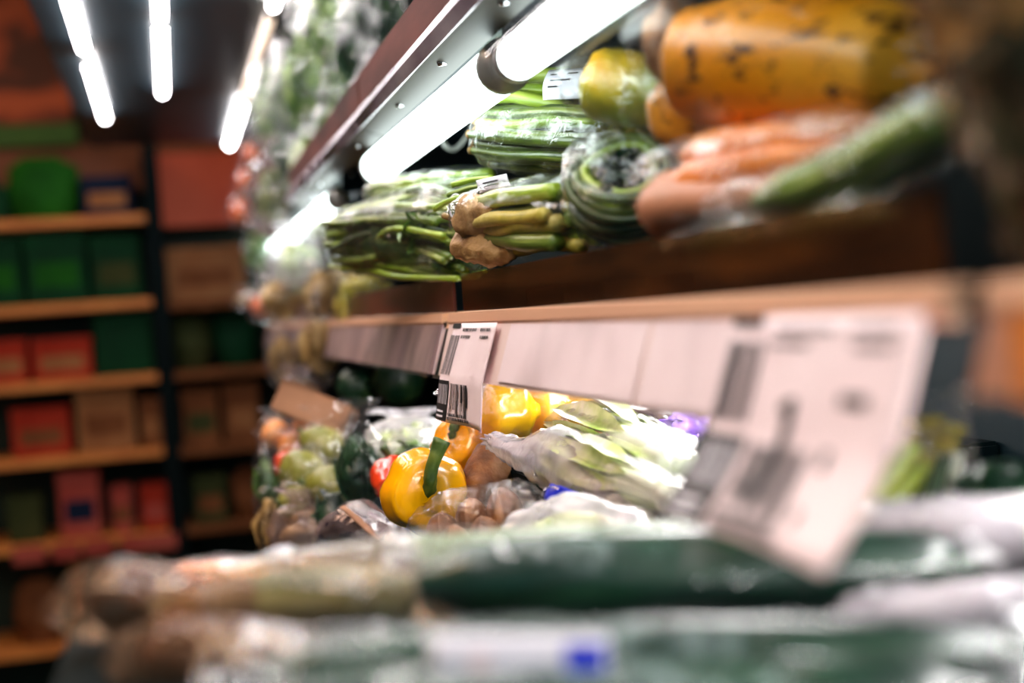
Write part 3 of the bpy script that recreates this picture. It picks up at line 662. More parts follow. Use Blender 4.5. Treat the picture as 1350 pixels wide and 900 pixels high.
bag(t, [A(940, 282, .80)] + cp + [A(1290, 176, .63), A(1318, 206, .62)], [.010, .018, .0195, .0195, .019, .014, .010, .018], [.008, .018, .0195, .0195, .019, .014, .006, .012], M['film_crisp'], 8, .0035, 40, 40, 40, 'crinkled_film')
t = thing('cucumber', A(1050, 330, .72), 'dull green cucumber in film lying low behind the brown shelf riser', 'cucumber')
cp = [A(915, 330, .865), A(1000, 318, .80), A(1100, 304, .72), A(1180, 290, .665)]
fruit(t, 'body', cp, .016, 'bean_dark', 5, prof=[.4, .9, 1, 1, 1, .85, .35], crumple=.001)
wrap_around(t, cp, .0165, 'film_crisp', 12, None, .0025, .5)

# coil of long beans in cling wrap
t = thing('bean_coil', A(815, 318, 1.12), 'round coil of green long beans under tight clear wrap beside the carrot pack', 'beans')
cc = A(822, 236, 1.10); ax = Vector((-.32, -.72, .62)).normalized(); e1 = ax.cross(Vector((0, 0, 1))).normalized(); e2 = ax.cross(e1)
k = 0
for layer, h in ((0, .012), (1, -.002), (2, -.017), (3, -.030)):
    for rr in ((.041, .033, .025) if layer else (.034, .026)):
        pts = []
        for i in range(17):
            th = 2 * math.pi * i / 16 * .94 + k * 1.3; q = rr + .0015 * math.sin(3 * th + k)
            pts.append(cc + e1 * (q * 1.08 * math.cos(th)) + e2 * (q * math.sin(th) * .98) + ax * (h + .002 * math.sin(2 * th + k)))
        from_bm('long_bean', loft(pts, [.0035, .0042, .0042, .0042, .0035], None, 64, 8, seed=k), M[['bean', 'bean_light', 'bean_dark'][k % 3]], t); k += 1
from_bm('dark_leaf_middle', foliage(cc + ax * .010, (.024, .018, .022), 16, 4, .7, .3), M['leaf_dark'], t)
bag(t, [cc - ax * .052, cc - ax * .040, cc - ax * .01, cc + ax * .016, cc + ax * .029, cc + ax * .031], [.02, .046, .052, .048, .030, .004], None, M['film_crisp'], 5, .003, 36, 26, 46, 'cling_wrap', up=e1)
# black trays carrying the coil and the bundle beside it
for (pa, pb, lab) in (((790, 306, 1.13), (872, 300, 1.06), 'black foam tray under the round bean coil'), ((690, 344, 1.27), (752, 330, 1.18), 'black foam tray under the twig-tied brown-ended bundle')):
    a, b_ = A(*pa), A(*pb); t2 = thing('foam_tray', mid(a, b_), lab, 'tray')
    zz = E - .004
    bx('tray_base', M['tray'], t2, a.x + .012, b_.x + .06, b_.y - .01, a.y + .03, zz, zz + .006, bev=.002)
    bx('tray_rim', M['tray'], t2, a.x + .008, b_.x + .064, a.y + .03, a.y + .034, zz, zz + .022, bev=.002)
    bx('tray_rim', M['tray'], t2, a.x + .008, a.x + .012, b_.y - .014, a.y + .03, zz, zz + .020, bev=.002)

# asparagus bean bundle with white label
t = thing('bean_bundle', A(715, 222, 1.36), 'thick bundle of green stalks with cut brown ends and a white label, under the tubes', 'beans')
stalks(t, A(652, 180, 1.50), A(812, 190, 1.27), .030, .0056, 34, ['bean', 'bean', 'bean_dark', 'bean_light'], 2, stub='stub', jit=.003, flat=1.05, lenj=.02)
for k, (y0, y1, dy) in enumerate([(118, 122, .0), (106, 96, .02), (126, 142, -.02), (113, 110, .03)]):
    from_bm('stalk', loft([A(640 + 6 * k, y0 + 4, 1.47 + dy), A(662 + 6 * k, y0, 1.45 + dy), A(704, (y0 + y1) / 2 - 2, 1.42 + dy), A(750, y1, 1.38 + dy)], [.0062, .0075, .0075, .0068], None, 18, 12, seed=k), M['bean_light'], t)
wrap_around(t, [A(656, 180, 1.49), A(700, 182, 1.42), A(760, 186, 1.34), A(812, 190, 1.27)], .034, 'film_crisp', 4, .037, .0025, .3, 1.04, 40)
o, mark = sticker(t, 'paper_label', A(724, 92, 1.37), A(775, 88, 1.31), A(716, 132, 1.36), .004, 'label_white')
for v, u0, u1 in ((.2, .15, .5), (.2, .6, .85), (.42, .2, .7), (.62, .15, .4)): mark(u0, u1, v, v + .05, 'ink_soft')
# brown-ended bundle with tied twigs
t = thing('bean_bundle', A(690, 320, 1.24), 'brown-ended greenish bundle in wrap between the label bundle and the round coil', 'vegetable bundle')
a, b_ = A(628, 288, 1.36), A(760, 276, 1.18)
stalks(t, a + Vector((.012, -.01, -.006)), b_ + Vector((0, 0, -.006)), .024, .008, 15, ['bean', 'bean_dark', 'bean_light', 'leaf_yellow'], 5, stub='stub', jit=.004, fan=.25)
from_bm('root_end', loft([A(612, 282, 1.37), A(622, 286, 1.355), A(650, 280, 1.32), A(690, 266, 1.27)], [.012, .017, .015, .006], [.015, .020, .016, .006], 20, 26, None, .004, 70, 3), M['rooty_pale'], t)
from_bm('root_end', loft([A(606, 326, 1.38), A(616, 324, 1.37), A(650, 330, 1.33), A(680, 330, 1.29)], [.010, .016, .015, .006], [.010, .015, .014, .006], 18, 24, None, .004, 80, 9), M['rooty_pale'], t)
wrap_around(t, [a, mid(a, b_, .33), mid(a, b_, .66), b_], .028, 'film', 9, .030, .004, .35, 1.05, 46)
# twigs with rubber band
t = thing('herb_twigs', A(600, 268, 1.5), 'small bunch of green twigs tied with a pale band over the bean bag', 'herbs')
for k, (p0, p1) in enumerate([((572, 276), (606, 262)), ((590, 258), (640, 246)), ((584, 284), (612, 300)), ((596, 244), (650, 236)), ((600, 268), (650, 252))]):
    from_bm('twig', loft([A(p0[0], p0[1], 1.47), A((p0[0] + p1[0]) / 2, (p0[1] + p1[1]) / 2 - 3, 1.46), A(p1[0], p1[1], 1.44)], [.0032, .003, .0042], None, 10, 8, None, .0006, 120, k), M[['bean_light', 'bean', 'leaf_tan', 'bean_light', 'bean'][k]], t)
bd = [A(601 + 9 * math.cos(q), 272 + 16 * math.sin(q), 1.45 - .008 * math.cos(q)) for q in [i * math.pi / 6 for i in range(13)]]
from_bm('band', loft(bd, [.0009, .0009], None, 40, 6), M['label_white'], t)
o, mark = sticker(t, 'paper_label', A(628, 238, 1.44), A(668, 229, 1.40), A(634, 254, 1.435), .001, 'label_white')
for v in (.3, .55): mark(.2, .7, v, v + .1, 'ink_soft')

# bag of leafy fine beans, focus end of the shelf
t = thing('bean_bag', A(540, 370, 1.75), 'plump plastic bag of dark fine green beans beside the brown root ends', 'bag of beans')
a, b_ = A(458, 318, 1.95), A(622, 318, 1.58)
stalks(t, a, b_, .036, .0046, 70, ['bean', 'bean_dark', 'bean', 'bean_light'], 8, name='bean', jit=.012, bend=.008, flat=1.25, lenj=.05)
from_bm('leafy_tops', foliage(A(560, 306, 1.66), (.045, .05, .030), 26, 3, .35, .25), M['leaf'], t)
from_bm('inner_beans', loft([a, mid(a, b_), b_], [.02, .034, .022], [.028, .038, .028], 20, 26, None, .006, 50, 3), M['bean_dark'], t)
bag(t, [A(440, 316, 2.0), A(456, 318, 1.96), A(520, 308, 1.80), A(590, 298, 1.64), A(640, 292, 1.55), A(664, 270, 1.50)], [.012, .036, .047, .047, .036, .02], [.012, .040, .052, .052, .038, .02], M['film_crisp'], 14, .004, 34, 36, 46, 'plastic_bag')
# light green stalks lying on top of it
t = thing('spring_onion_bundle', A(565, 262, 1.78), 'light green smooth stalks lying on top of the bag of fine beans', 'spring onions')
for k in range(7):
    y = 236 + (k % 4) * 10; dY = .03 * (k // 4) + .012 * (k % 2)
    from_bm('stalk', loft([A(486 + 5 * k, y + 14, 1.92 - dY), A(500 + 5 * k, y + 9, 1.9 - dY), A(570, y, 1.78 - dY), A(648, y - 8 + k, 1.66 - dY)], [.0055, .0072, .0072, .0066], None, 18, 10, seed=k), M[['bean_light', 'bean', 'bean_light', 'leek'][k % 4]], t)
wrap_around(t, [A(500, 254, 1.9), A(550, 250, 1.81), A(600, 244, 1.73), A(645, 240, 1.66)], .026, 'film_crisp', 22, .022, .003, .2, 1.0, 40)
# greens hanging at the foot of the pile, above the riser
for (p, q, Y, sz, lab, m_, sd) in ((590, 345, 1.62, .024, 'tangle of bean tips and foil at the riser gap', 'leaf', 3), (655, 338, 1.42, .020, 'dark leaf tips tucked under the brown root ends', 'leaf_dark', 6)):
    leafy(lab, A(p, q, Y), (sz * 1.3, sz, sz * .8), m_, 'loose_greens', 'greens', 14, sd, 'film', lw=.5)

# whitish bright bag and the far heap
leafy('pale whitish cabbage head in a milky bag, beyond the fine bean bag', A(440, 300, 2.75), (.060, .05, .038), 'lettuce', 'bagged_cabbage', 'cabbage', 30, 31, 'film_white')
leafy('white-stemmed head in milky film beyond the pale cabbage', A(392, 345, 3.0), (.055, .05, .05), 'lettuce', 'bagged_cabbage', 'cabbage', 26, 32, 'film_white')

# ================================================================== LOWER DECK
def toward(px, py, Y, dx=0, dz=0):
    p = A(px, py, Y); d = (Vector((0, 0, E)) - p).normalized(); r = d.cross(Vector((0, 0, 1))).normalized()
    return d - r * dx * 1.0 + Vector((0, 0, dz))
pepper('glossy yellow bell pepper with curved green stem, facing out beside the brown root', A(556, 648, 1.45), .0435, toward(556, 646, 1.45, .20, -.06), seed=1, group='yellow bell peppers')
pepper('yellow bell pepper in shiny film, behind the stemmed pepper and left under the barcode label', A(618, 594, 1.56), .036, toward(618, 594, 1.56, -.8, .7), seed=3, group='yellow bell peppers', wrap='film_crisp')
pepper('small orange-red bell pepper peeking out behind the front yellow pepper', A(516, 632, 1.66), .026, Vector((.3, 1, .3)), 'pepper_red', seed=2)
# yellow peppers in a bag behind the barcode label
t = thing('pepper_bag', A(700, 575, 1.52), 'clear bag of yellow peppers under the price rail, behind the barcode label', 'bag of peppers')
for k, (p, q, Y, r) in enumerate([(668, 545, 1.50, .036), (728, 538, 1.55, .037), (776, 538, 1.50, .028)]):
    c = A(p, q, Y); lob = lambda tt, th: 1 + .07 * math.cos(4 * th + 1)
    from_bm('pepper_body', loft([c - Vector((r * .9, 0, 0)), c - Vector((r * .4, 0, 0)), c + Vector((r * .4, 0, 0)), c + Vector((r * 1.0, 0, 0))], [r * .3, r, r * .95, r * .2], None, 18, 28, lob, .001, 20, k), M['pepper_lemon'], t)
bag(t, [A(628, 545, 1.47), A(640, 545, 1.47), A(690, 540, 1.49), A(750, 538, 1.49), A(800, 540, 1.45), A(830, 552, 1.38)], [.016, .040, .045, .044, .030, .012], [.016, .036, .041, .040, .026, .02], M['film_crisp'], 7, .005, 30, 34, 44)
# brown root
root_veg('knobbly brown root standing between the yellow pepper and the dark aubergine', [A(658, 578, 1.46), A(650, 604, 1.45), A(638, 645, 1.43), A(630, 676, 1.42)], .0235, 'rooty', 'root vegetable', 'celeriac_root', 3, None, prof=[.5, .72, .9, 1, 1, .8, .35], crumple=.004)
t = thing('aubergine', A(700, 655, 1.48), 'black glossy aubergine lying behind the brown root, half under milky film', 'aubergine')
fruit(t, 'body', [A(640, 604, 1.52), A(680, 622, 1.48), A(730, 645, 1.44), A(780, 660, 1.40)], .033, 'aubergine', 2, prof=[.4, .8, 1, 1, .9, .7, .3])
t = thing('aubergine', A(830, 568, 1.46), 'dark aubergine in crinkled film directly beneath the pink price rail', 'aubergine')
fruit(t, 'body', [A(770, 566, 1.52), A(820, 560, 1.46), A(870, 560, 1.40), A(905, 566, 1.36)], .026, 'aubergine', 4, prof=[.4, .8, 1, 1, .9, .7, .3])
wrap_around(t, [A(780, 562, 1.50), A(820, 558, 1.46), A(860, 558, 1.41), A(895, 562, 1.37)], .027, 'film_crisp', 3, None, .004, .4, 1.06, 50)
leafy('purple and white cabbage wedge in film, half behind the big price label', A(905, 566, 1.32), (.030, .03, .024), 'purple', 'cabbage_wedge', 'cabbage', 18, 8, 'film_crisp')
# milky bag between the aubergine and the pak choi
t = thing('plastic_bag', A(740, 640, 1.25), 'crumpled milky plastic bag with a blue tie, draped over the aubergine', 'plastic bag')
o = bag(t, [A(648, 584, 1.38), A(680, 590, 1.34), A(740, 606, 1.27), A(800, 640, 1.20), A(850, 672, 1.13), A(880, 690, 1.10)], [.006, .018, .034, .040, .034, .02], [.006, .010, .026, .030, .022, .012], M['film_white'], 5, .006, 26, 40, 48, 'bag_film')
from_bm('blue_tie', loft([A(722, 646, 1.20), A(736, 653, 1.185), A(758, 655, 1.175), A(782, 666, 1.165)], [.0075, .009, .005, .0035], [.0012, .0015, .0012, .001], 18, 10, None, .0008, 60, 2, up=(0, 1, 0)), M['blue'], t)
from_bm('twist_wire', loft([A(714, 654, 1.19), A(718, 645, 1.19), A(728, 642, 1.19), A(738, 645, 1.185)], [.0006, .0006], None, 20, 6), M['chrome'], t)
# pak choi heads
def pakchoi(label, root, tip, w, seed, n=9, tie=None):
    root, tip = Vector(root), Vector(tip); t = thing('pak_choi', mid(root, tip), label, 'pak choi'); d = tip - root; T = d.normalized(); s = T.cross(Vector((0, 0, 1))).normalized(); u = s.cross(T)
    rnd = random.Random(seed)
    from_bm('bulb', loft([root - T * w * .35, root - T * w * .2, root + T * w * .5, root + T * w * 1.4], [w * .2, w * .62, w * .72, w * .4], [w * .2, w * .5, w * .6, w * .3], 14, 26, lambda tt, th: 1 + .06 * math.cos(7 * th), .001, 30, seed), M['pakchoi'], t)
    for k in range(n):
        th = 2 * math.pi * k / n + seed; o1 = s * math.cos(th) + u * math.sin(th)
        p = [root + o1 * w * .35, root + d * .33 + o1 * w * .62, root + d * .66 + o1 * w * .66, root + d * .92 + o1 * w * rnd.uniform(.5, .9)]
        rb = from_bm('rib', loft(p, [w * .24, w * .23, w * .16, w * .07], [w * .10, w * .10, w * .07, w * .04], 16, 12, None, .0008, 40, k, up=o1), M['pakchoi'], t)
        bm = bmesh.new(); leafbm(bm, p[1] + o1 * .002, p[3] + d * .28 + o1 * w * .2, w * .8, w * .2, seed + k, .22, 9, 4, tuple(o1)); from_bm('leaf_blade', bm, M['pak_leaf'], rb)
    wrap_around(t, [root - T * w * .2, root + d * .33, root + d * .7, tip + d * .12], w * .95, 'film_crisp', seed, w * .85, .004, .4, 1.0, 34)
    return t
t = pakchoi('pale pak choi with rounded white base, upper of two, beneath the price rail', A(888, 606, 1.13), A(770, 566, 1.36), .031, 3)
t = pakchoi('yellowish green pak choi with a blue tie, lower of two beside the price label', A(900, 662, 1.03), A(750, 604, 1.28), .024, 8)
from_bm('blue_tie', loft([A(914, 650, 1.0), A(918, 662, .995), A(926, 682, .99)], [.003, .0045, .002], [.001, .0012, .001], 8, 8), M['blue'], t)
# potato bag and blank white bag in front
t = thing('potato_bag', A(640, 710, 1.27), 'glossy clear bag of pale brown potatoes in front of the yellow pepper', 'bag of potatoes')
for k, (p, q, Y, r) in enumerate([(582, 702, 1.28, .018), (622, 690, 1.28, .023), (664, 682, 1.26, .026), (600, 722, 1.24, .02), (640, 716, 1.22, .024)]):
    fruit(t, 'potato', [A(p - 18, q + 3, Y), A(p, q, Y), A(p + 20, q - 2, Y - .01)], r, 'rooty', k, crumple=.002)
bag(t, [A(556, 722, 1.30), A(568, 704, 1.29), A(610, 692, 1.26), A(670, 684, 1.23), A(715, 690, 1.2), A(740, 694, 1.19)], [.008, .022, .034, .036, .024, .02], [.008, .022, .032, .034, .022, .012], M['film_crisp'], 19, .005, 26, 34, 46)
t = thing('plastic_bag', A(780, 720, 1.08), 'flat whitish plastic bag lying just behind the long pale leek', 'plastic bag')
from_bm('daikon_slices', loft([A(700, 716, 1.12), A(760, 708, 1.09), A(850, 716, 1.04)], [.018, .026, .016], [.015, .02, .012], 16, 24, None, .003, 30, 4), M['lettuce'], t)
bag(t, [A(672, 704, 1.16), A(700, 704, 1.14), A(760, 696, 1.1), A(830, 706, 1.06), A(890, 726, 1.03)], [.010, .024, .034, .028, .012], [.006, .018, .025, .02, .008], M['film_white'], 23, .005, 24, 34, 46)
# far part of the lower deck
leafy('lettuce in a bright wrinkled bag beyond the yellow pepper, left of the barcode label', A(540, 585, 1.92), (.062, .045, .028), 'lettuce', 'bagged_lettuce', 'lettuce', 26, 41, 'film_white', crumple=.008)
leafy('broccoli-green leaves in clear film just behind the red pepper', A(540, 600, 1.75), (.035, .03, .022), 'leaf', 'bagged_greens', 'greens', 16, 42, 'film_crisp')
leafy('dark green leafy bunch standing beside the red pepper', A(474, 628, 1.78), (.034, .035, .058), 'leaf_dark', 'leaf_bunch', 'greens', 30, 43, 'film', axis=(0, -.2, 1))
t = thing('meat_coloured_pack', A(475, 715, 1.6), 'pinkish mauve wrapped pack with dark patches, beneath the dark leafy bunch', 'vegetable pack'); t.name = 'wrapped_pack'
from_bm('contents', loft([A(438, 712, 1.66), A(470, 700, 1.62), A(520, 716, 1.56)], [.018, .026, .016], [.018, .024, .014], 18, 26, None, .006, 30, 3), M['film_mauve'] if False else M['aubergine'], t)
bag(t, [A(430, 712, 1.68), A(445, 704, 1.66), A(475, 696, 1.62), A(515, 712, 1.57), A(535, 728, 1.54)], [.010, .026, .030, .022, .008], [.010, .024, .029, .02, .008], M['film_mauve'], 4, .005, 26, 28, 40)
from_bm('card_edge', loft([A(452, 668, 1.60), A(478, 690, 1.58), A(508, 718, 1.55)], [.0055, .006, .0055], [.002, .002, .002], 8, 8), M['card'], t)
def cluster(items, mat, kind, cat, group, wrap=None):
    for (p, q, Y, r, lab, sd) in items:
        t = thing(kind, A(p, q, Y, -r), lab, cat, group); c = A(p, q, Y)
        rnd = random.Random(sd); d = Vector((rnd.uniform(-1, 1), rnd.uniform(-.5, .5), rnd.uniform(-.3, .8))).normalized() * r
        fruit(t, 'body', [c - d, c - d * .4, c + d * .4, c + d * 1.15], r * .95, mat, sd, prof=[.25, .8, 1, 1, .9, .7, .25], crumple=.0015)
        from_bm('stem', loft([c + d * 1.05, c + d * 1.3, c + d * 1.5 + Vector((.002, 0, .003))], [r * .12, r * .08, r * .1], None, 6, 8), M['pepper_stem'], t)
        if wrap: bag_around(t, c, (r * 1.2, r * 1.2, r * 1.25), wrap, sd, .005)
cluster([(425, 588, 2.05, .030, 'yellow-green pepper at the top of the far heap, under the brown box', 1), (398, 622, 2.0, .032, 'yellow-green pepper in the middle of the far heap', 2),
         (436, 640, 1.92, .030, 'yellow-green pepper beside the dark leafy bunch', 3), (392, 665, 1.96, .027, 'lowest yellow-green pepper of the far heap', 4)], 'pear', 'pale_pepper', 'pepper', 'yellow-green peppers in the far heap', 'film')
cluster([(362, 572, 2.3, .022, 'orange carrot end at the outer edge of the far heap', 5), (386, 588, 2.25, .023, 'reddish orange carrot end behind the yellow-green peppers', 6), (404, 566, 2.28, .022, 'orange carrot end against the brown box', 7)], 'orange', 'carrot', 'carrot', 'orange carrots at the end of the lower deck', 'film_soft')
cluster([(376, 612, 2.2, .02, 'small red tomato behind the yellow-green peppers', 9)], 'pepper_red', 'tomato', 'tomato', 'tomatoes at the end of the lower deck')
for (p, q, Y, sz, m_, lab, sd, ax_) in ((356, 690, 2.02, (.020, .03, .05), 'leaf_tan', 'dry yellow-brown leaves hanging over the deck edge', 51, (-.3, 0, -1)), (400, 700, 1.92, (.040, .04, .035), 'leaf_tan', 'tan leafy tangle in mauve film low in the far heap', 52, None),
                              (352, 640, 2.2, (.02, .03, .05), 'leaf', 'mottled green leaves at the outer edge of the far heap', 53, (-.3, 0, .5)), (440, 680, 1.8, (.03, .03, .04), 'leaf_dark', 'dark leaves between the mauve pack and the tan tangle', 54, None)):
    leafy(lab, A(p, q, Y), sz, m_, 'loose_leaves', 'leaves', 16, sd, 'film_mauve' if sd == 52 else 'film', axis=ax_)
# cardboard box on the far heap
t = thing('cardboard_box', A(415, 540, 2.2), 'small tilted brown cardboard box on the far heap, below the price rail', 'box')
bm = box(bmesh.new(), -.058, .058, -.03, .03, -.024, .024, .002)
o = from_bm('carton', bm, M['card'], None, smooth=False); o.parent = t
bm = box(bmesh.new(), -.060, .0, -.032, .032, .024, .026); o2 = from_bm('flap', bm, M['card'], None, smooth=False); o2.parent = t
bm = box(bmesh.new(), .0582, .0588, -.012, .012, -.016, .016); o3 = from_bm('hand_hole', bm, M['ink'], None, smooth=False); o3.parent = t
t.rotation_euler = (R(-14), R(24), R(-25))
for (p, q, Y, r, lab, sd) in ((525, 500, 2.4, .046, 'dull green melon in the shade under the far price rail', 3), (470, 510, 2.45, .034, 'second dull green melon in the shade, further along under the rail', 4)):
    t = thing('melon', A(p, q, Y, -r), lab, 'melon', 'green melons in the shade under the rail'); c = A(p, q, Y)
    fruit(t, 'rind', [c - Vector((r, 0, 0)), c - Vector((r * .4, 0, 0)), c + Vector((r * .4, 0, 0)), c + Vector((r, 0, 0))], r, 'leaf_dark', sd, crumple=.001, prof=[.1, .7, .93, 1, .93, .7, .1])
    from_bm('stalk_scar', loft([c + Vector((r * .96, 0, 0)), c + Vector((r * 1.1, 0, .004))], [r * .1, r * .07], None, 3, 8), M['stub'], t)

# ------------------------------------------------------------------ dark steps of the deck that carry the pile
rnd = random.Random(77)
for (x0, x1, y0, y1, z) in ((-.07, XB, .50, .615, -.186), (-.07, XB, .615, .90, -.168), (.19, XB, .90, 1.22, -.215), (.20, XB, 1.22, 2.45, -.258), (.33, XB, 1.24, 2.45, -.165)):
    bx('deck_step', M['step'], case, x0, x1, y0, y1, ZD + .0, E + z, bev=.004)

# ------------------------------------------------------------------ cucumbers and leeks, nearest
def cuke(label, pts, r, seed, mat='cucumber', wrapm='film_tight', group='wrapped cucumbers on the near deck', kind='cucumber', cat='cucumber', grow=1.08, tails=.6):
    t = thing(kind, mid(pts[0], pts[-1]), label, cat, group)
    from_bm('body', loft(pts, [r * q for q in (.35, .85, 1, 1, 1, 1, .88, .4)], None, 30, 26, lambda tt, th: 1 + .03 * math.cos(6 * th), .001, 30, seed), M[mat], t)
    if wrapm: wrap_around(t, pts, r, wrapm, seed, None, .0028, tails, grow, 30)
    return t
HW = 'wrapped cucumbers on the near deck'
cuke('long dark green cucumber in film, right below the big price label', [A(548, 772, .70), A(700, 762, .695), A(900, 756, .69), A(1100, 752, .68), A(1330, 744, .66)], .0225, 1)
def leek(label, pts, r, seed, wrapm='film_tight', white_at=0):
    """leek: pale shaft with brown rootlets, green leaves at the other end"""
    t = thing('leek', mid(pts[0], pts[-1]), label, 'leek')
    P = [Vector(p) for p in pts]; n = 24
    cut = [catmull(P, .0 + .34 * i / 5) for i in range(6)]; rest = [catmull(P, .33 + .67 * i / 8) for i in range(9)]
    from_bm('white_shaft', loft(cut, [r * .8, r * .95, r * .95], None, 14, 22, None, .0006, 30, seed), M['leek_white'], t)
    from_bm('green_leaves', loft(rest, [r * .96, r * 1.05, r * 1.15, r * 1.1], [r * .96, r, r * .9, r * .6], 24, 26, lambda tt, th: 1 + .07 * math.cos(5 * th + tt * 3), .0014, 30, seed), M['leek'], t)
    d = (P[0] - P[1]).normalized(); bm = bmesh.new(); rr = random.Random(seed)
    for k in range(26):
        q = P[0] + Vector((0, rr.uniform(-1, 1), rr.uniform(-1, 1))) * r * .6
        e = q + d * rr.uniform(.012, .03) + Vector((0, rr.uniform(-1, 1), rr.uniform(-1, .6))) * .010
        loft([q, q.lerp(e, .5) + Vector((0, 0, .002)), e], [.0012, .0009, .0005], None, 5, 5, seed=k, bm=bm)
    from_bm('rootlets', bm, M['leaf_tan'], t)
    if wrapm: wrap_around(t, P, r * 1.1, wrapm, seed, r * 1.05, .003, .6, 1.12, 30)
    return t
leek('long pale green leek in cloudy film, lying across behind the dark cucumber', [A(300, 772, .86), A(470, 745, .85), A(700, 728, .835), A(950, 712, .81), A(1150, 704, .79)], .0145, 4)
leek('shorter grey-green leek whose pale brown root end lies before the long leek', [A(270, 806, .74), A(340, 796, .74), A(440, 786, .735), A(545, 786, .72)], .0165, 7, 'film_brown')
t = cuke('pale film-wrapped cucumber carrying a white label with blue print, lowest in view', [A(340, 890, .575), A(520, 882, .57), A(760, 874, .565), A(1050, 866, .56), A(1340, 856, .545)], .0165, 9, 'cucumber', 'film_tight')
o, mark = sticker(t, 'paper_label', A(566, 834, .551), A(800, 834, .549), A(566, 925, .551), .004, 'label_white', 12, 8, off=(0, -.002, 0))
mark(.74, .97, .12, .52, 'blue', 'blue_print'); mark(.20, .32, .22, .55, 'label', 'grey_print')
cuke('dark cucumber half hidden below the labelled one', [A(300, 945, .56), A(520, 940, .555), A(760, 935, .55), A(1050, 930, .54), A(1330, 920, .53)], .018, 12)
# white radishes at the near end; the thick one stands in for glare
t = thing('white_radish', A(1250, 712, .66), 'thick white radish in shiny milky film, under the celery', 'radish')
rp = [A(1118, 716, .72), A(1180, 712, .70), A(1280, 704, .67), A(1420, 698, .63)]
from_bm('root', loft(rp, [.006, .017, .019, .019], None, 24, 26, None, .001, 20, 3), M['daikon'], t); wrap_around(t, rp, .019, 'film_white', 30, None, .003, .5, 1.08, 24)
t = thing('white_radish', A(1300, 800, .6), 'thinner white radish in film, between the two cucumbers at the near end', 'radish')
rp = [A(1130, 812, .62), A(1190, 808, .61), A(1300, 800, .59), A(1440, 792, .56)]
from_bm('root', loft(rp, [.004, .009, .012, .012], None, 24, 26, None, .001, 20, 5), M['daikon'], t); wrap_around(t, rp, .0125, 'film_white', 31, None, .003, .5, 1.08, 24)
# brown wrapped roots hanging out at the outer edge
root_veg('big brown sweet potato in tinted film, sticking out furthest into the aisle', [A(112, 796, .79), A(160, 790, .785), A(230, 798, .78), A(318, 812, .765)], .0215, 'rooty_dark', 'sweet potato', 'sweet_potato', 21, .0185, wrap='film_brown')
root_veg('darker sweet potato in film under the big one, at the outer edge', [A(180, 866, .72), A(240, 862, .71), A(330, 868, .69), A(400, 876, .67)], .017, 'rooty_dark', 'sweet potato', 'sweet_potato', 22, .016, wrap='film_brown')
root_veg('orange carrot tip showing between the sweet potato and the long leek', [A(212, 776, .95), A(250, 768, .94), A(310, 766, .93), A(380, 768, .92)], .0135, 'orange', 'carrot', 'carrot', 23, None, wrap='film_soft', prof=[.4, .75, .9, 1, 1, .9, .6])
# celery in film
t = thing('celery', A(1195, 640, .84), 'bunch of yellow-green celery in crinkled film beside the big price label', 'celery')
for k, (p0, p1, p2, r, m_) in enumerate([((1118, 700), (1160, 640), (1205, 588), .0105, 'celery'), ((1140, 700), (1185, 645), (1222, 604), .010, 'celery'), ((1165, 702), (1205, 650), (1236, 610), .0075, 'pakchoi'),
                                   ((1200, 702), (1228, 650), (1245, 600), .0065, 'leaf'), ((1232, 702), (1250, 650), (1262, 596), .006, 'pakchoi'), ((1150, 690), (1180, 610), (1196, 566), .0065, 'leaf_yellow')]):
    Y = .76 + .012 * (k % 3)
    st = from_bm('rib', loft([A(p0[0], p0[1], Y), A(p1[0], p1[1], Y), A(p2[0], p2[1], Y)], [r, r, r * .8], [r * .7, r * .7, r * .6], 16, 14, lambda tt, th: 1 + .1 * math.cos(7 * th), .0006, 50, k), M[m_], t)
from_bm('leaves', foliage(A(1222, 580, .76), (.024, .02, .016), 18, 5, .5, .3), M['leaf_yellow'], t)
bag(t, [A(1168, 716, .765), A(1172, 690, .765), A(1194, 640, .76), A(1214, 590, .755), A(1226, 552, .75), A(1226, 536, .745)], [.022, .026, .030, .030, .024, .030], [.018, .022, .026, .026, .014, .010], M['film_soft'], 9, .005, 30, 34, 44, 'crinkled_film', up=(0, 1, 0))
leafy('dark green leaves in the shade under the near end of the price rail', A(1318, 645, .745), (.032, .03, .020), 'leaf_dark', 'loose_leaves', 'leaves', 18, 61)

# ================================================================== NEAREST THING ON THE UPPER SHELF
t = thing('bagged_greens', A(1340, 330, .50), 'large out-of-focus dark green and brown bagged bunch at the near end of the upper shelf', 'greens')
from_bm('foliage', foliage(A(1415, 190, .50), (.034, .03, .055), 40, 71, .55, .2, (0, 0, 1)), M['leaf_dark'], t)
from_bm('heart', loft([A(1420, 345, .50), A(1420, 250, .50), A(1405, 150, .50), A(1355, 40, .50), A(1310, -20, .50)], [.018, .028, .030, .026, .012], None, 22, 28, None, .006, 30, 3, up=(0, 1, 0)), M['leaf_dark'], t)
from_bm('brown_leaf_tops', foliage(A(1290, 10, .49), (.032, .02, .030), 22, 72, .6, .2), M['leaf_tan'], t)
bag(t, [A(1425, 355, .50), A(1425, 320, .50), A(1415, 200, .50), A(1350, 60, .49), A(1300, -30, .485), A(1280, -90, .48)], [.014, .026, .034, .036, .032, .03], [.014, .026, .032, .034, .026, .02], M['film_brown'], 5, .004, 24, 30, 40, up=(0, 1, 0))
o = bx('rail_price_label', M['orange'], None, RT - .010, RT - .0085, .425, .446, E - .046, E - .014); tag(o, 'small orange price tag on the brown rail at the near end', 'price tag')

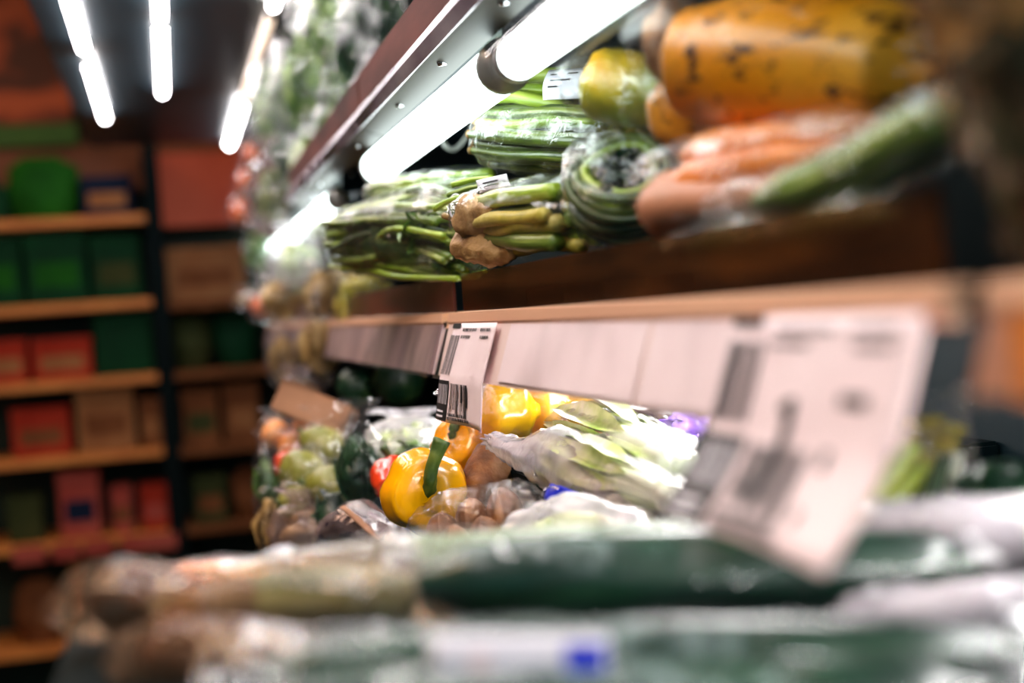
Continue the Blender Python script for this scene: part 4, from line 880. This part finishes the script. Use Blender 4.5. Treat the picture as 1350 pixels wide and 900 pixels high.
# ================================================================== FAR HEAPS ON BOTH SHELVES
k = 0
for (x, y, z, sz, m_, where) in ((.345, 2.12, .335, (.055, .06, .06), 'leaf_dark', 'under the sparkling dark bunch'), (.335, 2.50, .34, (.06, .06, .065), 'leaf', 'beside the small tucked bunch'),
      (.335, 2.85, .345, (.06, .07, .07), 'leaf', 'under the green leafy bag'), (.33, 3.25, .35, (.06, .07, .075), 'lettuce', 'under the tall bag of mid green leaves'), (.33, 3.65, .35, (.06, .07, .075), 'leaf', 'under the cloudy bag'), (.33, 4.1, .35, (.06, .08, .075), 'leaf_dark', 'at the end of the shelf')):
    leafy('bottom-row bag of greens on the top shelf, ' + where, (x, y, E + z), sz, m_, 'bagged_greens', 'greens', 22, 120 + k, 'film', crumple=.006); k += 1
for (x, y, z, sz, m_, where) in ((.36, 2.65, .055, (.05, .06, .055), 'leaf_yellow', 'behind the olive yellow leaves'), (.355, 3.0, .06, (.05, .07, .06), 'leaf_tan', 'under the white-stemmed head'),
      (.35, 3.4, .07, (.05, .08, .07), 'leaf_tan', 'under the tan-filmed leafy bag'), (.345, 3.85, .075, (.055, .09, .075), 'leaf', 'beside the orange tomatoes'), (.35, 4.25, .08, (.06, .09, .08), 'leaf_tan', 'at the end of the case')):
    leafy('bottom-row bag of mixed leaves on the upper shelf, ' + where, (x, y, E + z), sz, m_, 'bagged_greens', 'greens', 22, 140 + k, 'film_soft', crumple=.006); k += 1
for (p, q, Y, sz, m_, lab, sd, ax_, wr) in (
  (372, 395, 3.0, (.055, .05, .050), 'leaf_tan', 'tan dry-leaved bunch spilling over the far riser', 81, (-.4, 0, -.6), 'film'),
  (425, 385, 2.8, (.040, .05, .060), 'leaf_tan', 'brownish leafy bunch against the end of the bean bag', 82, (0, 0, -.6), 'film'),
  (420, 455, 2.75, (.030, .03, .075), 'leaf_tan', 'long tan leaves hanging down over the far price rail', 83, (-.1, 0, -1), 'film'),
  (372, 470, 3.0, (.030, .03, .060), 'leaf_tan', 'shorter tan leaves hanging over the rail, next to the aisle', 84, (-.2, 0, -1), 'film_soft'),
  (455, 400, 2.55, (.022, .03, .045), 'leaf_yellow', 'olive yellow leaves pressed against the bean bag', 85, (0, 0, -.5), 'film'),
  (340, 330, 4.0, (.035, .05, .07), 'leaf', 'mottled bagged greens at the very end of the upper shelf', 86, None, 'film_soft'),
  (330, 395, 4.1, (.050, .04, .022), 'leaf_tan', 'pale pointed bag end jutting into the aisle', 87, (-1, 0, 0), 'film_soft'),
  (365, 260, 3.6, (.075, .06, .09), 'leaf', 'tan-filmed leafy bag leaning at the end of the upper shelf', 88, None, 'film_mauve'),
  (395, 520, 2.9, (.04, .03, .035), 'leaf_tan', 'brown leaf bundle caught under the far price rail', 89, None, 'film_mauve')):
    leafy(lab, A(p, q, Y), sz, m_, 'bagged_greens' if wr != 'film' else 'leaf_bunch', 'greens', 26, sd, wr, axis=ax_)
cluster([(320, 280, 4.3, .036, 'lowest orange tomato at the outer end of the upper heap', 11), (326, 238, 4.3, .030, 'middle orange tomato at the outer end of the upper heap', 12), (334, 202, 4.3, .026, 'topmost small orange tomato at the outer end of the upper heap', 13),
         (345, 404, 3.9, .030, 'orange tomato under the pale pointed bag', 14)], 'tomato', 'tomato', 'tomato', 'orange tomatoes at the end of the upper heap', 'film_soft')
for (p, q, Y, sz, m_, lab, sd, ax_, wr) in (
  (412, 120, 3.1, (.085, .07, .14), 'leaf', 'tall bag of mid green leaves on the top shelf, over the aisle edge', 91, (0, 0, .6), 'film'),
  (372, 150, 3.7, (.075, .06, .16), 'leaf', 'pale cloudy bag of greens at the far end of the top shelf', 92, (0, 0, .6), 'film_soft'),
  (446, 50, 2.7, (.070, .06, .12), 'leaf', 'green leafy bag on the top shelf between the sparkling bunch and the tall bag', 93, (0, 0, .6), 'film'),
  (494, 60, 2.15, (.052, .05, .10), 'leaf_dark', 'dark leafy bunch in sparkling crinkled film on the top shelf, nearest the lamp flange', 94, (0, 0, .6), 'film_crisp'),
  (385, 205, 3.4, (.055, .05, .07), 'leaf_dark', 'dark greens in film low on the far top shelf', 95, None, 'film'),
  (452, 125, 2.5, (.035, .04, .05), 'leaf', 'small green bunch tucked low behind the sparkling dark bunch', 96, None, 'film'),
  (415, -30, 3.0, (.070, .06, .09), 'lettuce', 'highest cloudy lettuce bag on the top shelf', 97, (0, 0, .6), 'film_soft')):
    leafy(lab, A(p, q, Y), sz, m_, 'bagged_greens', 'greens', 30, sd, wr, axis=ax_, tail=(-.3, 0, 1), crumple=.009)
